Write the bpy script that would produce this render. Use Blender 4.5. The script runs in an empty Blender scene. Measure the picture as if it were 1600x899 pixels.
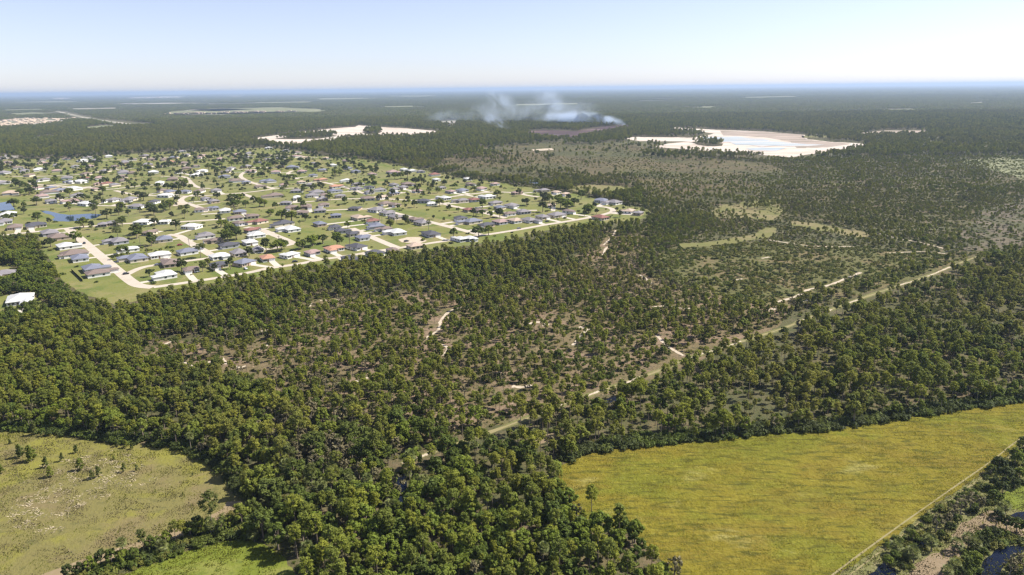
import bpy, math, random
import numpy as np
from mathutils import Vector, Matrix
from mathutils.geometry import tessellate_polygon

random.seed(7)
RS = np.random.RandomState(11)
scene = bpy.context.scene
COL = scene.collection

# ------------------------------------------------------------------ camera
F_PX, CAM_H = 1100.0, 130.0
PITCH = math.atan(311.0 / F_PX)
ROLL = math.atan(18.0 / 1600.0)
fwd = Vector((0, math.cos(PITCH), -math.sin(PITCH)))
r0 = Vector((1, 0, 0))
u0 = Vector((0, math.sin(PITCH), math.cos(PITCH)))
rgt = r0 * math.cos(ROLL) - u0 * math.sin(ROLL)
upv = u0 * math.cos(ROLL) + r0 * math.sin(ROLL)
cam_data = bpy.data.cameras.new('camera')
cam_data.sensor_width = 36.0
cam_data.lens = F_PX / 1600.0 * 36.0
cam_data.clip_start = 1.0
cam_data.clip_end = 250000.0
cam = bpy.data.objects.new('camera', cam_data)
COL.objects.link(cam)
M3 = Matrix((rgt, upv, -fwd)).transposed()
cam.matrix_world = Matrix.Translation((0, 0, CAM_H)) @ M3.to_4x4()
scene.camera = cam

# ------------------------------------------------------------------ sky, sun, exposure
SUN_AZ = math.radians(76.0)      # clockwise from +Y (the view direction)
SUN_EL = math.radians(49.0)
world = bpy.data.worlds.new('World')
scene.world = world
world.use_nodes = True
wn = world.node_tree
for n in list(wn.nodes):
    wn.nodes.remove(n)
wo = wn.nodes.new('ShaderNodeOutputWorld')
wb = wn.nodes.new('ShaderNodeBackground')
ws = wn.nodes.new('ShaderNodeTexSky')
ws.sky_type = 'NISHITA'
ws.sun_disc = False
ws.sun_elevation = SUN_EL
ws.sun_rotation = SUN_AZ
ws.altitude = 0
ws.air_density = 0.8
ws.dust_density = 0.3
ws.ozone_density = 3.6
wb.inputs['Strength'].default_value = 0.098
wh = wn.nodes.new('ShaderNodeHueSaturation')
wh.inputs['Saturation'].default_value = 0.72
wn.links.new(ws.outputs[0], wh.inputs['Color'])
wt = wn.nodes.new('ShaderNodeMix'); wt.data_type = 'RGBA'; wt.blend_type = 'MULTIPLY'
wt.inputs[0].default_value = 1.0
wt.inputs[7].default_value = (1.0, 0.93, 1.0, 1.0)
wn.links.new(wh.outputs[0], wt.inputs[6])
wn.links.new(wt.outputs[2], wb.inputs[0])
wn.links.new(wb.outputs[0], wo.inputs[0])
sd = bpy.data.lights.new('sun', 'SUN')
sd.energy = 5.0
sd.angle = math.radians(0.53)
sd.color = (1.0, 0.94, 0.84)
sun = bpy.data.objects.new('sun', sd)
COL.objects.link(sun)
sdir = Vector((math.sin(SUN_AZ) * math.cos(SUN_EL), math.cos(SUN_AZ) * math.cos(SUN_EL), math.sin(SUN_EL)))
sun.rotation_euler = sdir.to_track_quat('Z', 'Y').to_euler()
scene.view_settings.view_transform = 'Standard'
scene.view_settings.look = 'None'
scene.view_settings.gamma = 1.0
scene.view_settings.exposure = 0.8
cy = scene.cycles
cy.max_bounces = 5
cy.diffuse_bounces = 2
cy.glossy_bounces = 2
cy.transmission_bounces = 3
cy.volume_bounces = 2
cy.transparent_max_bounces = 4
cy.use_denoising = True
cy.denoiser = 'OPENIMAGEDENOISE'
cy.denoising_prefilter = 'ACCURATE'
cy.volume_max_steps = 96
cy.pixel_filter_type = 'BLACKMAN_HARRIS'
cy.filter_width = 1.4

# ------------------------------------------------------------------ pixel -> ground
CAMP = Vector((0, 0, CAM_H))
_R = np.array(rgt); _U = np.array(upv); _F = np.array(fwd)

def gnd(px, py):
    d = _F * F_PX + _R * (px - 800.0) - _U * (py - 449.5)
    t = CAM_H / -d[2] if d[2] < -1e-6 else 1e9
    return (d[0] * t, d[1] * t)

def proj(x, y, z=0.0):
    x = np.asarray(x, float); y = np.asarray(y, float)
    v = np.stack([x, y, np.zeros_like(x) + z - CAM_H], -1)
    w = v @ _F
    w = np.where(w < 1e-3, 1e-3, w)
    return 800.0 + F_PX * (v @ _R) / w, 449.5 - F_PX * (v @ _U) / w

def rng_of(px, py):
    x, y = gnd(px, py)
    return math.sqrt(x * x + y * y + CAM_H * CAM_H)

def inside(px, py, poly):
    res = np.zeros(px.shape, bool)
    xs = [p[0] for p in poly]; ys = [p[1] for p in poly]
    m = (px >= min(xs)) & (px <= max(xs)) & (py >= min(ys)) & (py <= max(ys))
    if not m.any():
        return res
    qx = px[m]; qy = py[m]
    r = np.zeros(qx.shape, bool)
    n = len(poly)
    for i in range(n):
        x1, y1 = poly[i]; x2, y2 = poly[(i + 1) % n]
        if y1 == y2:
            continue
        c = (y1 > qy) != (y2 > qy)
        r ^= c & (qx < (x2 - x1) * (qy - y1) / (y2 - y1) + x1)
    res[m] = r
    return res

def seg_dist(x, y, line):
    best = np.full(np.shape(x), 1e9)
    for (x1, y1), (x2, y2) in zip(line[:-1], line[1:]):
        dx, dy = x2 - x1, y2 - y1
        L = dx * dx + dy * dy + 1e-9
        t = np.clip(((x - x1) * dx + (y - y1) * dy) / L, 0, 1)
        best = np.minimum(best, np.hypot(x - x1 - t * dx, y - y1 - t * dy))
    return best

def vnoise(x, y, s, seed=0):
    x = np.asarray(x, float) / s + 1000.3 + seed * 17.1; y = np.asarray(y, float) / s + 1000.7 + seed * 9.3
    xi = np.floor(x).astype(np.int64); yi = np.floor(y).astype(np.int64)
    fx = x - xi; fy = y - yi
    fx = fx * fx * (3 - 2 * fx); fy = fy * fy * (3 - 2 * fy)
    def h(a, b):
        n = (a * 374761393 + b * 668265263 + seed * 974711) & 0xffffffff
        n = ((n ^ (n >> 13)) * 1274126177) & 0xffffffff
        return ((n ^ (n >> 16)) & 0xffff) / 65535.0
    return (h(xi, yi) * (1 - fx) + h(xi + 1, yi) * fx) * (1 - fy) + (h(xi, yi + 1) * (1 - fx) + h(xi + 1, yi + 1) * fx) * fy

# ------------------------------------------------------------------ materials
def newmat(name):
    m = bpy.data.materials.new(name)
    m.use_nodes = True
    nt = m.node_tree
    for n in list(nt.nodes):
        nt.nodes.remove(n)
    out = nt.nodes.new('ShaderNodeOutputMaterial')
    return m, nt, out

def nd(nt, typ, **kw):
    n = nt.nodes.new(typ)
    for k, v in kw.items():
        if k.startswith('i_'):
            key = k[2:]
            key = int(key) if key.isdigit() else key.replace('_', ' ')
            n.inputs[key].default_value = v
        else:
            setattr(n, k, v)
    return n

def c4(c):
    return (c[0], c[1], c[2], 1.0)

def mix(nt, f, a, b, blend='MIX'):
    n = nt.nodes.new('ShaderNodeMix'); n.data_type = 'RGBA'; n.blend_type = blend
    n.clamp_factor = True
    for sock, v in ((n.inputs[0], f), (n.inputs[6], a), (n.inputs[7], b)):
        if isinstance(v, bpy.types.NodeSocket):
            nt.links.new(v, sock)
        elif isinstance(v, (int, float)):
            sock.default_value = v
        else:
            sock.default_value = c4(v)
    return n.outputs[2]

def noise(nt, vec, scale, detail=4.0, rough=0.6, dist=0.0):
    n = nd(nt, 'ShaderNodeTexNoise')
    n.inputs['Scale'].default_value = scale
    n.inputs['Detail'].default_value = detail
    n.inputs['Roughness'].default_value = rough
    n.inputs['Distortion'].default_value = dist
    nt.links.new(vec, n.inputs['Vector'])
    return n.outputs['Fac']

def ramp(nt, v, lo, hi):
    n = nd(nt, 'ShaderNodeMapRange')
    n.interpolation_type = 'SMOOTHSTEP'
    n.inputs[1].default_value = lo; n.inputs[2].default_value = hi
    nt.links.new(v, n.inputs[0])
    return n.outputs[0]

def wpos(nt, sx=1, sy=1, rot=0):
    g = nd(nt, 'ShaderNodeNewGeometry')
    if sx == 1 and sy == 1 and rot == 0:
        return g.outputs['Position']
    m = nd(nt, 'ShaderNodeMapping')
    m.inputs['Scale'].default_value = (sx, sy, 1)
    m.inputs['Rotation'].default_value = (0, 0, rot)
    nt.links.new(g.outputs['Position'], m.inputs['Vector'])
    return m.outputs[0]

def finish(nt, out, col, rough=0.9, spec=0.2, bump=None, bstr=0.5, bdist=1.0):
    b = nd(nt, 'ShaderNodeBsdfPrincipled')
    b.inputs['Roughness'].default_value = rough
    b.inputs['Specular IOR Level'].default_value = spec
    if isinstance(col, bpy.types.NodeSocket):
        nt.links.new(col, b.inputs['Base Color'])
    else:
        b.inputs['Base Color'].default_value = c4(col)
    if bump is not None:
        bn = nd(nt, 'ShaderNodeBump')
        bn.inputs['Strength'].default_value = bstr
        bn.inputs['Distance'].default_value = bdist
        nt.links.new(bump, bn.inputs['Height'])
        nt.links.new(bn.outputs[0], b.inputs['Normal'])
    nt.links.new(b.outputs[0], out.inputs['Surface'])
    return b

def blendmat(name, base, layers, rough=0.95, spec=0.1, bump=None):
    """layers: (colour, scale, lo, hi, stretchx, stretchy, rot, strength)"""
    m, nt, out = newmat(name)
    g_ = 1.0 if ('floor' in name or 'track' in name) else 0.88
    col = tuple(v * g_ for v in base)
    for (c, s, lo, hi, sx, sy, rot, k) in layers:
        c = tuple(v * g_ for v in c)
        f = ramp(nt, noise(nt, wpos(nt, sx, sy, rot), s, 5.0, 0.62, 0.3), lo, hi)
        mu = nd(nt, 'ShaderNodeMath', operation='MULTIPLY'); mu.inputs[1].default_value = k
        nt.links.new(f, mu.inputs[0])
        col = mix(nt, mu.outputs[0], col, c)
    bs = None
    if bump:
        bs = noise(nt, wpos(nt), bump[0], 4.0, 0.7)
    finish(nt, out, col, rough, spec, bs, bump[1] if bump else 0, bump[2] if bump else 1)
    return m

def simple(name, c, rough=0.7, spec=0.3, var=0.25, scale=1.5):
    m, nt, out = newmat(name)
    tc = nd(nt, 'ShaderNodeTexCoord')
    f = noise(nt, tc.outputs['Object'], scale, 4.0, 0.65)
    c2 = tuple(x * (1 - var) for x in c)
    col = mix(nt, f, tuple(min(1, x * (1 + var * .5)) for x in c), c2)
    finish(nt, out, col, rough, spec)
    return m

def foliage(name, a, b, c, transl=0.3, rough=0.6):
    """a/b per tree, c drifts over the land"""
    m, nt, out = newmat(name)
    oi = nd(nt, 'ShaderNodeObjectInfo')
    col = mix(nt, oi.outputs['Random'], a, b)
    f = ramp(nt, noise(nt, wpos(nt), 0.012, 3.0, 0.6), 0.42, 0.68)
    col = mix(nt, f, col, c)
    fb = ramp(nt, noise(nt, wpos(nt), 0.0014, 4.0, 0.6), 0.46, 0.62)
    mb = nd(nt, 'ShaderNodeMath', operation='MULTIPLY'); mb.inputs[1].default_value = 0.45
    nt.links.new(fb, mb.inputs[0])
    col = mix(nt, mb.outputs[0], col, (c[0] * .75 + .035, c[1] * .7 + .035, c[2] + 0.025))
    f2 = ramp(nt, noise(nt, wpos(nt), 0.9, 2.0, 0.6), 0.3, 0.7)
    hs = nd(nt, 'ShaderNodeHueSaturation')
    mr = nd(nt, 'ShaderNodeMapRange'); mr.inputs[3].default_value = 0.7; mr.inputs[4].default_value = 1.3
    nt.links.new(f2, mr.inputs[0]); nt.links.new(mr.outputs[0], hs.inputs['Value'])
    nt.links.new(col, hs.inputs['Color'])
    col = hs.outputs[0]
    d = nd(nt, 'ShaderNodeBsdfPrincipled')
    d.inputs['Roughness'].default_value = rough
    d.inputs['Specular IOR Level'].default_value = 0.12
    t = nd(nt, 'ShaderNodeBsdfTranslucent')
    br = mix(nt, 0.35, col, (0.30, 0.34, 0.03), 'MIX')
    nt.links.new(col, d.inputs['Base Color']); nt.links.new(br, t.inputs['Color'])
    ms = nd(nt, 'ShaderNodeMixShader'); ms.inputs[0].default_value = transl
    nt.links.new(d.outputs[0], ms.inputs[1]); nt.links.new(t.outputs[0], ms.inputs[2])
    nt.links.new(ms.outputs[0], out.inputs['Surface'])
    return m

MAT = {}
MAT['pine_yellow'] = foliage('pine needles yellow green', (0.237, 0.248, 0.033), (0.187, 0.215, 0.031), (0.242, 0.231, 0.044), 0.38)
MAT['pine_mid'] = foliage('pine needles mid green', (0.165, 0.187, 0.031), (0.127, 0.154, 0.028), (0.182, 0.182, 0.039), 0.34)
MAT['pine_dark'] = foliage('pine needles dark green', (0.088, 0.110, 0.024), (0.101, 0.116, 0.031), (0.105, 0.116, 0.033), 0.26)
MAT['leaf_light'] = foliage('leaves fresh green', (0.171, 0.215, 0.030), (0.143, 0.187, 0.028), (0.182, 0.198, 0.035), 0.34, 0.6)
MAT['leaf_mid'] = foliage('leaves mid green', (0.099, 0.132, 0.023), (0.079, 0.110, 0.021), (0.110, 0.130, 0.030), 0.28, 0.6)
MAT['leaf_dark'] = foliage('leaves deep green', (0.046, 0.065, 0.015), (0.058, 0.072, 0.02), (0.056, 0.068, 0.022), 0.2, 0.6)
MAT['leaf_grey'] = foliage('leaves dull grey brown', (0.17, 0.15, 0.08), (0.135, 0.125, 0.06), (0.185, 0.155, 0.09), 0.2)
MAT['palm_leaf'] = foliage('palm fronds grey green', (0.17, 0.185, 0.065), (0.13, 0.155, 0.05), (0.145, 0.16, 0.055), 0.2, 0.45)
MAT['palmetto'] = foliage('palmetto scrub leaves', (0.165, 0.17, 0.033), (0.115, 0.135, 0.028), (0.18, 0.16, 0.045), 0.28)
MAT['scrub_brown'] = foliage('brown scrub twigs', (0.18, 0.145, 0.085), (0.14, 0.125, 0.06), (0.165, 0.15, 0.07), 0.1)
MAT['straw'] = foliage('bleached dead grass', (0.46, 0.39, 0.26), (0.36, 0.30, 0.19), (0.4, 0.34, 0.2), 0.1)
MAT['grass_gold'] = foliage('golden meadow grass', (0.29, 0.25, 0.032), (0.24, 0.22, 0.03), (0.27, 0.21, 0.04), 0.45)
MAT['grass_green'] = foliage('green meadow grass', (0.205, 0.225, 0.03), (0.18, 0.205, 0.028), (0.23, 0.22, 0.05), 0.45)
MAT['bark'] = simple('tree bark', (0.27, 0.215, 0.165), 0.95, 0.1, 0.4)
MAT['bark_grey'] = simple('grey palm bark', (0.24, 0.21, 0.17), 0.95, 0.1, 0.4)

MAT['floor'] = blendmat('woodland floor', (0.105, 0.092, 0.042), [
    ((0.155, 0.115, 0.07), 0.05, 0.42, 0.62, 1, 1, 0, 0.8),
    ((0.07, 0.078, 0.03), 0.11, 0.5, 0.62, 1, 1, 0, 0.75),
    ((0.045, 0.05, 0.022), 0.45, 0.48, 0.62, 1, 1, 0, 0.7),
    ((0.24, 0.185, 0.13), 0.6, 0.60, 0.72, 1, 1, 0, 0.7),
    ((0.06, 0.07, 0.03), 0.012, 0.45, 0.6, 1, 1, 0, 0.5),
    ((0.11, 0.11, 0.055), 0.0016, 0.45, 0.6, 1, 1, 0, 0.6)], bump=(0.6, 0.8, 0.8))
MAT['flats'] = blendmat('sandy pine flats floor', (0.155, 0.122, 0.064), [
    ((0.235, 0.165, 0.115), 0.035, 0.45, 0.62, 1, 1, 0, 0.85),
    ((0.11, 0.11, 0.04), 0.06, 0.53, 0.66, 1, 1, 0, 0.7),
    ((0.065, 0.062, 0.03), 0.40, 0.50, 0.62, 1, 1, 0, 0.75),
    ((0.46, 0.38, 0.30), 0.05, 0.67, 0.72, 1, 1, 0, 0.85),
    ((0.36, 0.28, 0.20), 0.55, 0.60, 0.7, 1, 1, 0, 0.7)], bump=(0.8, 0.8, 0.8))
MAT['scrubfloor'] = blendmat('green palmetto scrub floor', (0.115, 0.112, 0.042), [
    ((0.175, 0.13, 0.07), 0.03, 0.46, 0.62, 1, 1, 0, 0.8),
    ((0.06, 0.07, 0.026), 0.35, 0.48, 0.62, 1, 1, 0, 0.75),
    ((0.40, 0.34, 0.26), 0.03, 0.68, 0.72, 1, 1, 0, 0.9)], bump=(0.5, 0.9, 0.8))
MAT['swamp'] = blendmat('brown marsh scrub ground', (0.135, 0.108, 0.056), [
    ((0.088, 0.092, 0.036), 0.004, 0.44, 0.58, 1, 1, 0, 0.95),
    ((0.15, 0.135, 0.055), 0.012, 0.50, 0.64, 1, 1, 0, 0.7),
    ((0.08, 0.075, 0.038), 0.03, 0.48, 0.60, 1, 1, 0, 0.7),
    ((0.055, 0.055, 0.03), 0.15, 0.52, 0.62, 1, 1, 0, 0.7)], bump=(0.3, 0.8, 1.0))
MAT['greyscrub'] = blendmat('grey dry scrub ground', (0.15, 0.125, 0.085), [
    ((0.09, 0.095, 0.045), 0.03, 0.44, 0.58, 1, 1, 0, 0.85),
    ((0.06, 0.062, 0.035), 0.2, 0.5, 0.62, 1, 1, 0, 0.7),
    ((0.28, 0.24, 0.18), 0.08, 0.62, 0.72, 1, 1, 0, 0.7)])
MAT['clearing'] = blendmat('dry grass clearing', (0.17, 0.165, 0.06), [
    ((0.23, 0.19, 0.10), 0.02, 0.45, 0.6, 1, 1, 0, 0.8),
    ((0.14, 0.15, 0.05), 0.05, 0.52, 0.65, 1, 1, 0, 0.8)])
MAT['lawn'] = blendmat('mown lawns', (0.175, 0.185, 0.052), [
    ((0.25, 0.215, 0.095), 0.022, 0.46, 0.62, 1, 1, 0.3, 0.8),
    ((0.115, 0.15, 0.034), 0.03, 0.50, 0.6, 1, 1, 0.9, 0.85),
    ((0.30, 0.24, 0.14), 0.015, 0.60, 0.72, 1, 1, 0, 0.7),
    ((0.21, 0.20, 0.09), 0.0035, 0.45, 0.6, 1, 1, 0, 0.5),
    ((0.09, 0.11, 0.035), 0.3, 0.52, 0.72, 1, 1, 0, 0.5)])
MAT['gold'] = blendmat('golden meadow ground', (0.195, 0.165, 0.020), [
    ((0.18, 0.13, 0.022), 0.03, 0.44, 0.62, 1, 2.2, 0.3, 0.5),
    ((0.15, 0.16, 0.018), 0.02, 0.48, 0.62, 1, 1.6, 0.2, 0.8),
    ((0.34, 0.31, 0.11), 0.045, 0.57, 0.72, 0.7, 1.4, 0.1, 0.65),
    ((0.075, 0.075, 0.012), 0.28, 0.48, 0.64, 0.4, 1.7, 0.35, 0.85),
    ((0.30, 0.27, 0.04), 0.45, 0.54, 0.70, 0.4, 2.0, 0.35, 0.6),
    ((0.12, 0.095, 0.018), 0.10, 0.52, 0.72, 0.5, 2.2, 0.25, 0.6)], bump=(0.5, 1.0, 0.9))
MAT['greenfield'] = blendmat('bright green field ground', (0.15, 0.18, 0.026), [
    ((0.22, 0.22, 0.06), 0.05, 0.5, 0.65, 1, 1.6, 0.2, 0.7),
    ((0.10, 0.13, 0.024), 0.3, 0.52, 0.68, 1, 1.6, 0.3, 0.7)], bump=(0.7, 0.8, 0.4))
MAT['brownfield'] = blendmat('patchy brown pasture ground', (0.185, 0.165, 0.058), [
    ((0.22, 0.21, 0.04), 0.018, 0.47, 0.58, 1, 1.3, 0.2, 0.85),
    ((0.20, 0.15, 0.085), 0.05, 0.5, 0.66, 1, 1, 0, 0.6),
    ((0.11, 0.11, 0.04), 0.25, 0.54, 0.68, 0.7, 1.5, 0.3, 0.65),
    ((0.5, 0.42, 0.3), 0.42, 0.66, 0.73, 0.7, 1.8, 0.4, 0.6)], bump=(0.7, 0.9, 0.5))
MAT['verge'] = blendmat('rough grassy bank', (0.17, 0.165, 0.065), [
    ((0.13, 0.14, 0.045), 0.1, 0.5, 0.64, 1, 1, 0, 0.8),
    ((0.30, 0.25, 0.15), 0.2, 0.55, 0.68, 1, 1, 0, 0.6)], bump=(0.8, 0.6, 0.4))
MAT['track'] = blendmat('worn track soil', (0.24, 0.205, 0.105), [
    ((0.22, 0.20, 0.08), 0.12, 0.5, 0.64, 1, 1, 0, 0.7)])
MAT['bare'] = blendmat('bare brown soil', (0.25, 0.19, 0.12), [
    ((0.40, 0.32, 0.22), 0.12, 0.55, 0.68, 1, 1, 0, 0.8),
    ((0.14, 0.12, 0.06), 0.2, 0.52, 0.66, 1, 1, 0, 0.6)], bump=(1.0, 0.5, 0.3))
MAT['path'] = blendmat('brown dirt path', (0.26, 0.20, 0.115), [
    ((0.34, 0.27, 0.17), 0.2, 0.5, 0.65, 1, 1, 0, 0.7)])
MAT['sand'] = blendmat('white sand', (0.52, 0.44, 0.34), [
    ((0.33, 0.27, 0.17), 0.3, 0.5, 0.66, 1, 1, 0, 0.7)])
MAT['quarry'] = blendmat('pale dug sand', (0.62, 0.545, 0.47), [
    ((0.30, 0.24, 0.18), 0.018, 0.58, 0.66, 0.5, 3, 0, 0.75),
    ((0.52, 0.43, 0.35), 0.006, 0.46, 0.58, 1, 2.0, 0, 0.85),
    ((0.38, 0.29, 0.21), 0.009, 0.58, 0.66, 0.5, 3, 0, 0.7),
    ((0.70, 0.62, 0.52), 0.02, 0.6, 0.66, 1, 2, 0, 0.6)])
MAT['spoil'] = blendmat('reddish dug soil', (0.38, 0.31, 0.26), [
    ((0.22, 0.19, 0.13), 0.008, 0.45, 0.6, 0.5, 2.5, 0, 0.8),
    ((0.55, 0.44, 0.35), 0.02, 0.58, 0.66, 0.5, 2, 0, 0.8)])
MAT['burnt'] = blendmat('charred ground', (0.075, 0.05, 0.05), [
    ((0.22, 0.15, 0.12), 0.01, 0.52, 0.62, 0.5, 3, 0, 0.8),
    ((0.62, 0.56, 0.54), 0.013, 0.63, 0.68, 0.4, 4, 0, 0.9)])
MAT['road'] = blendmat('pale worn asphalt', (0.52, 0.455, 0.375), [
    ((0.46, 0.40, 0.32), 0.08, 0.45, 0.65, 1, 1, 0, 0.7)], rough=0.85)
MAT['drive'] = blendmat('light concrete drive', (0.56, 0.51, 0.43), [
    ((0.5, 0.45, 0.37), 0.3, 0.5, 0.65, 1, 1, 0, 0.5)], rough=0.85)
MAT['shingle_dirt'] = blendmat('far pale ground', (0.40, 0.36, 0.30), [
    ((0.16, 0.17, 0.09), 0.008, 0.45, 0.55, 0.4, 1, 0, 0.9)])
MAT['farlawn'] = blendmat('far grassy ground', (0.22, 0.225, 0.12), [
    ((0.12, 0.13, 0.06), 0.006, 0.5, 0.6, 0.4, 1, 0, 0.9)])

def watermat(name, c, rough=0.06, spec=0.5):
    m, nt, out = newmat(name)
    bs = noise(nt, wpos(nt), 0.6, 3.0, 0.6)
    finish(nt, out, c, rough, spec, bs, 0.08, 0.2)
    return m
MAT['pond'] = watermat('pond water', (0.012, 0.03, 0.06), spec=0.35)
MAT['ditch'] = watermat('dark ditch water', (0.004, 0.007, 0.018), spec=0.15)
MAT['milky'] = blendmat('milky quarry water', (0.50, 0.53, 0.52), [
    ((0.36, 0.42, 0.43), 0.004, 0.42, 0.58, 0.5, 3, 0, 0.9), ((0.62, 0.55, 0.47), 0.010, 0.50, 0.56, 0.4, 3, 0.1, 0.95), ((0.25, 0.22, 0.17), 0.014, 0.60, 0.66, 0.3, 3, 0.2, 0.8)], rough=0.4, spec=0.2)

ROOFC = {'g': ('grey', (0.22, 0.205, 0.215)), 'd': ('charcoal', (0.085, 0.085, 0.10)), 'b': ('brown', (0.20, 0.155, 0.135)),
         'w': ('white', (0.56, 0.56, 0.55)), 'r': ('dark red', (0.23, 0.11, 0.09)), 'o': ('terracotta', (0.42, 0.225, 0.15)),
         't': ('tan', (0.42, 0.33, 0.26)), 'u': ('blue-grey', (0.175, 0.185, 0.235)), 'p': ('pinkish brown', (0.33, 0.235, 0.215))}
ROOFM = {k: simple(v[0] + ' roof shingles', v[1], 0.8, 0.25, 0.22, 0.8) for k, v in ROOFC.items()}
WALLM = [simple('white stucco', (0.78, 0.76, 0.72), 0.9, 0.1, 0.08), simple('cream stucco', (0.66, 0.58, 0.45), 0.9, 0.1, 0.08),
         simple('grey stucco', (0.42, 0.42, 0.43), 0.9, 0.1, 0.08), simple('tan stucco', (0.5, 0.40, 0.30), 0.9, 0.1, 0.08)]
MAT['glass'] = simple('dark window glass', (0.03, 0.04, 0.055), 0.1, 0.6, 0.1)
MAT['white'] = simple('white paint', (0.8, 0.8, 0.78), 0.5, 0.3, 0.05)
MAT['door'] = simple('painted door', (0.16, 0.09, 0.06), 0.6, 0.3, 0.1)
MAT['rubber'] = simple('black rubber', (0.02, 0.02, 0.02), 0.9, 0.1, 0.1)
MAT['fence'] = simple('dark green mesh fence', (0.035, 0.045, 0.03), 0.9, 0.1, 0.2)
MAT['wood'] = simple('weathered pole wood', (0.2, 0.17, 0.13), 0.9, 0.1, 0.3)

# ------------------------------------------------------------------ mesh helpers
def mk(name, V, Fc, mats, midx=None, link=True, parent=None, smooth=False):
    me = bpy.data.meshes.new(name)
    V = np.asarray(V, np.float32)
    if isinstance(Fc, np.ndarray):
        n, k = Fc.shape
        me.vertices.add(len(V)); me.vertices.foreach_set('co', V.ravel())
        me.loops.add(n * k); me.loops.foreach_set('vertex_index', Fc.astype(np.int32).ravel())
        me.polygons.add(n); me.polygons.foreach_set('loop_start', np.arange(0, n * k, k, dtype=np.int32))
    else:
        me.from_pydata([tuple(map(float, v)) for v in V], [], Fc)
    for m in (mats if isinstance(mats, (list, tuple)) else [mats]):
        me.materials.append(m)
    if midx is not None:
        me.polygons.foreach_set('material_index', np.asarray(midx, np.int32))
    me.update(calc_edges=True)
    o = bpy.data.objects.new(name, me)
    if parent is not None:
        o.parent = parent
    if link:
        COL.objects.link(o)
    return o

def tag(o, label=None, cat=None, group=None, kind=None):
    if label: o['label'] = label
    if cat: o['category'] = cat
    if group: o['group'] = group
    if kind: o['kind'] = kind
    return o

def sheet(name, poly, mat, z, label=None, jit=0.0, px=True, side=0.0, step=8.0, kind='structure', seed=1):
    """flat ground sheet from an outline given in photo pixels (projected on the ground) or metres"""
    rr = random.Random(seed)
    pts = []
    n = len(poly)
    for i in range(n):
        a, b = poly[i], poly[(i + 1) % n]
        L = math.hypot(b[0] - a[0], b[1] - a[1])
        k = max(1, int(L / step))
        for j in range(k):
            t = j / k
            x = a[0] + (b[0] - a[0]) * t; y = a[1] + (b[1] - a[1]) * t
            if px:
                w = gnd(x, y)
                if j and jit:
                    r = math.hypot(*w) / F_PX * jit
                    w = (w[0] + rr.gauss(0, r), w[1] + rr.gauss(0, r * 2.0))
                pts.append(w)
            else:
                pts.append((x, y))
    tris = tessellate_polygon([[Vector((p[0], p[1], 0)) for p in pts]])
    V = [(p[0], p[1], z) for p in pts]
    A = sum(pts[i][0] * pts[(i + 1) % len(pts)][1] - pts[(i + 1) % len(pts)][0] * pts[i][1] for i in range(len(pts)))
    Fc = []
    for t in tris:
        a, b, c = (pts[i] for i in t)
        cr = (b[0] - a[0]) * (c[1] - a[1]) - (b[1] - a[1]) * (c[0] - a[0])
        Fc.append(tuple(t) if cr > 0 else tuple(reversed(t)))
    o = mk(name, V, Fc, mat)
    o['kind'] = kind
    if label: o['label'] = label
    return o

def smooth_line(pts, it=2):
    for _ in range(it):
        q = [pts[0]]
        for a, b in zip(pts[:-1], pts[1:]):
            q.append((a[0] * .75 + b[0] * .25, a[1] * .75 + b[1] * .25))
            q.append((a[0] * .25 + b[0] * .75, a[1] * .25 + b[1] * .75))
        q.append(pts[-1]); pts = q
    return pts

def strip(name, line, w, mat, z, label=None, it=2, jit=0.0):
    """ribbon on the ground along world points"""
    pts = smooth_line(line, it) if it else line
    V = []; Fc = []
    for i, p in enumerate(pts):
        a = pts[max(0, i - 1)]; b = pts[min(len(pts) - 1, i + 1)]
        dx, dy = b[0] - a[0], b[1] - a[1]
        L = math.hypot(dx, dy) or 1
        nx, ny = -dy / L, dx / L
        hw = w / 2 * (1 + (random.uniform(-jit, jit) if jit else 0))
        V += [(p[0] + nx * hw, p[1] + ny * hw, z), (p[0] - nx * hw, p[1] - ny * hw, z)]
        if i:
            k = 2 * i
            Fc.append((k - 2, k - 1, k + 1, k))
    o = mk(name, V, Fc, mat)
    o['kind'] = 'structure'
    if label: o['label'] = label
    return o

def P2W(pl):
    return [gnd(x, y) for x, y in pl]

# ------------------------------------------------------------------ ground sheets
FAR = 100000.0
gsheet = sheet('ground', [(-90000, -3000), (90000, -3000), (90000, FAR), (-90000, FAR)], MAT['floor'], 0.0,
               'flat dark woodland ground reaching the horizon', px=False, step=1e9)

LAWN = [(-70, 376), (0, 372), (58, 366), (68, 395), (85, 420), (100, 440), (120, 455), (150, 465), (180, 478), (215, 470), (245, 458), (290, 449),
        (350, 440), (400, 434), (440, 424), (480, 418), (540, 410), (580, 405), (640, 397), (690, 389), (740, 383), (800, 374), (850, 361),
        (900, 354), (940, 349), (1000, 343), (1022, 332), (1000, 324), (960, 316), (925, 309), (890, 302), (860, 297), (820, 292),
        (780, 285), (720, 278), (680, 270), (640, 262), (590, 252), (540, 246), (500, 243), (470, 236), (420, 231), (380, 232),
        (330, 236), (280, 236), (220, 240), (160, 243), (100, 247), (60, 249), (0, 250), (-70, 252)]
HOMELOT = [(-60, 474), (0, 464), (25, 458), (58, 466), (75, 478), (70, 486), (40, 492), (20, 500), (-60, 515)]
GREYLOT = [(-40, 420), (10, 414), (34, 424), (30, 440), (0, 446), (-40, 448)]
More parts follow.
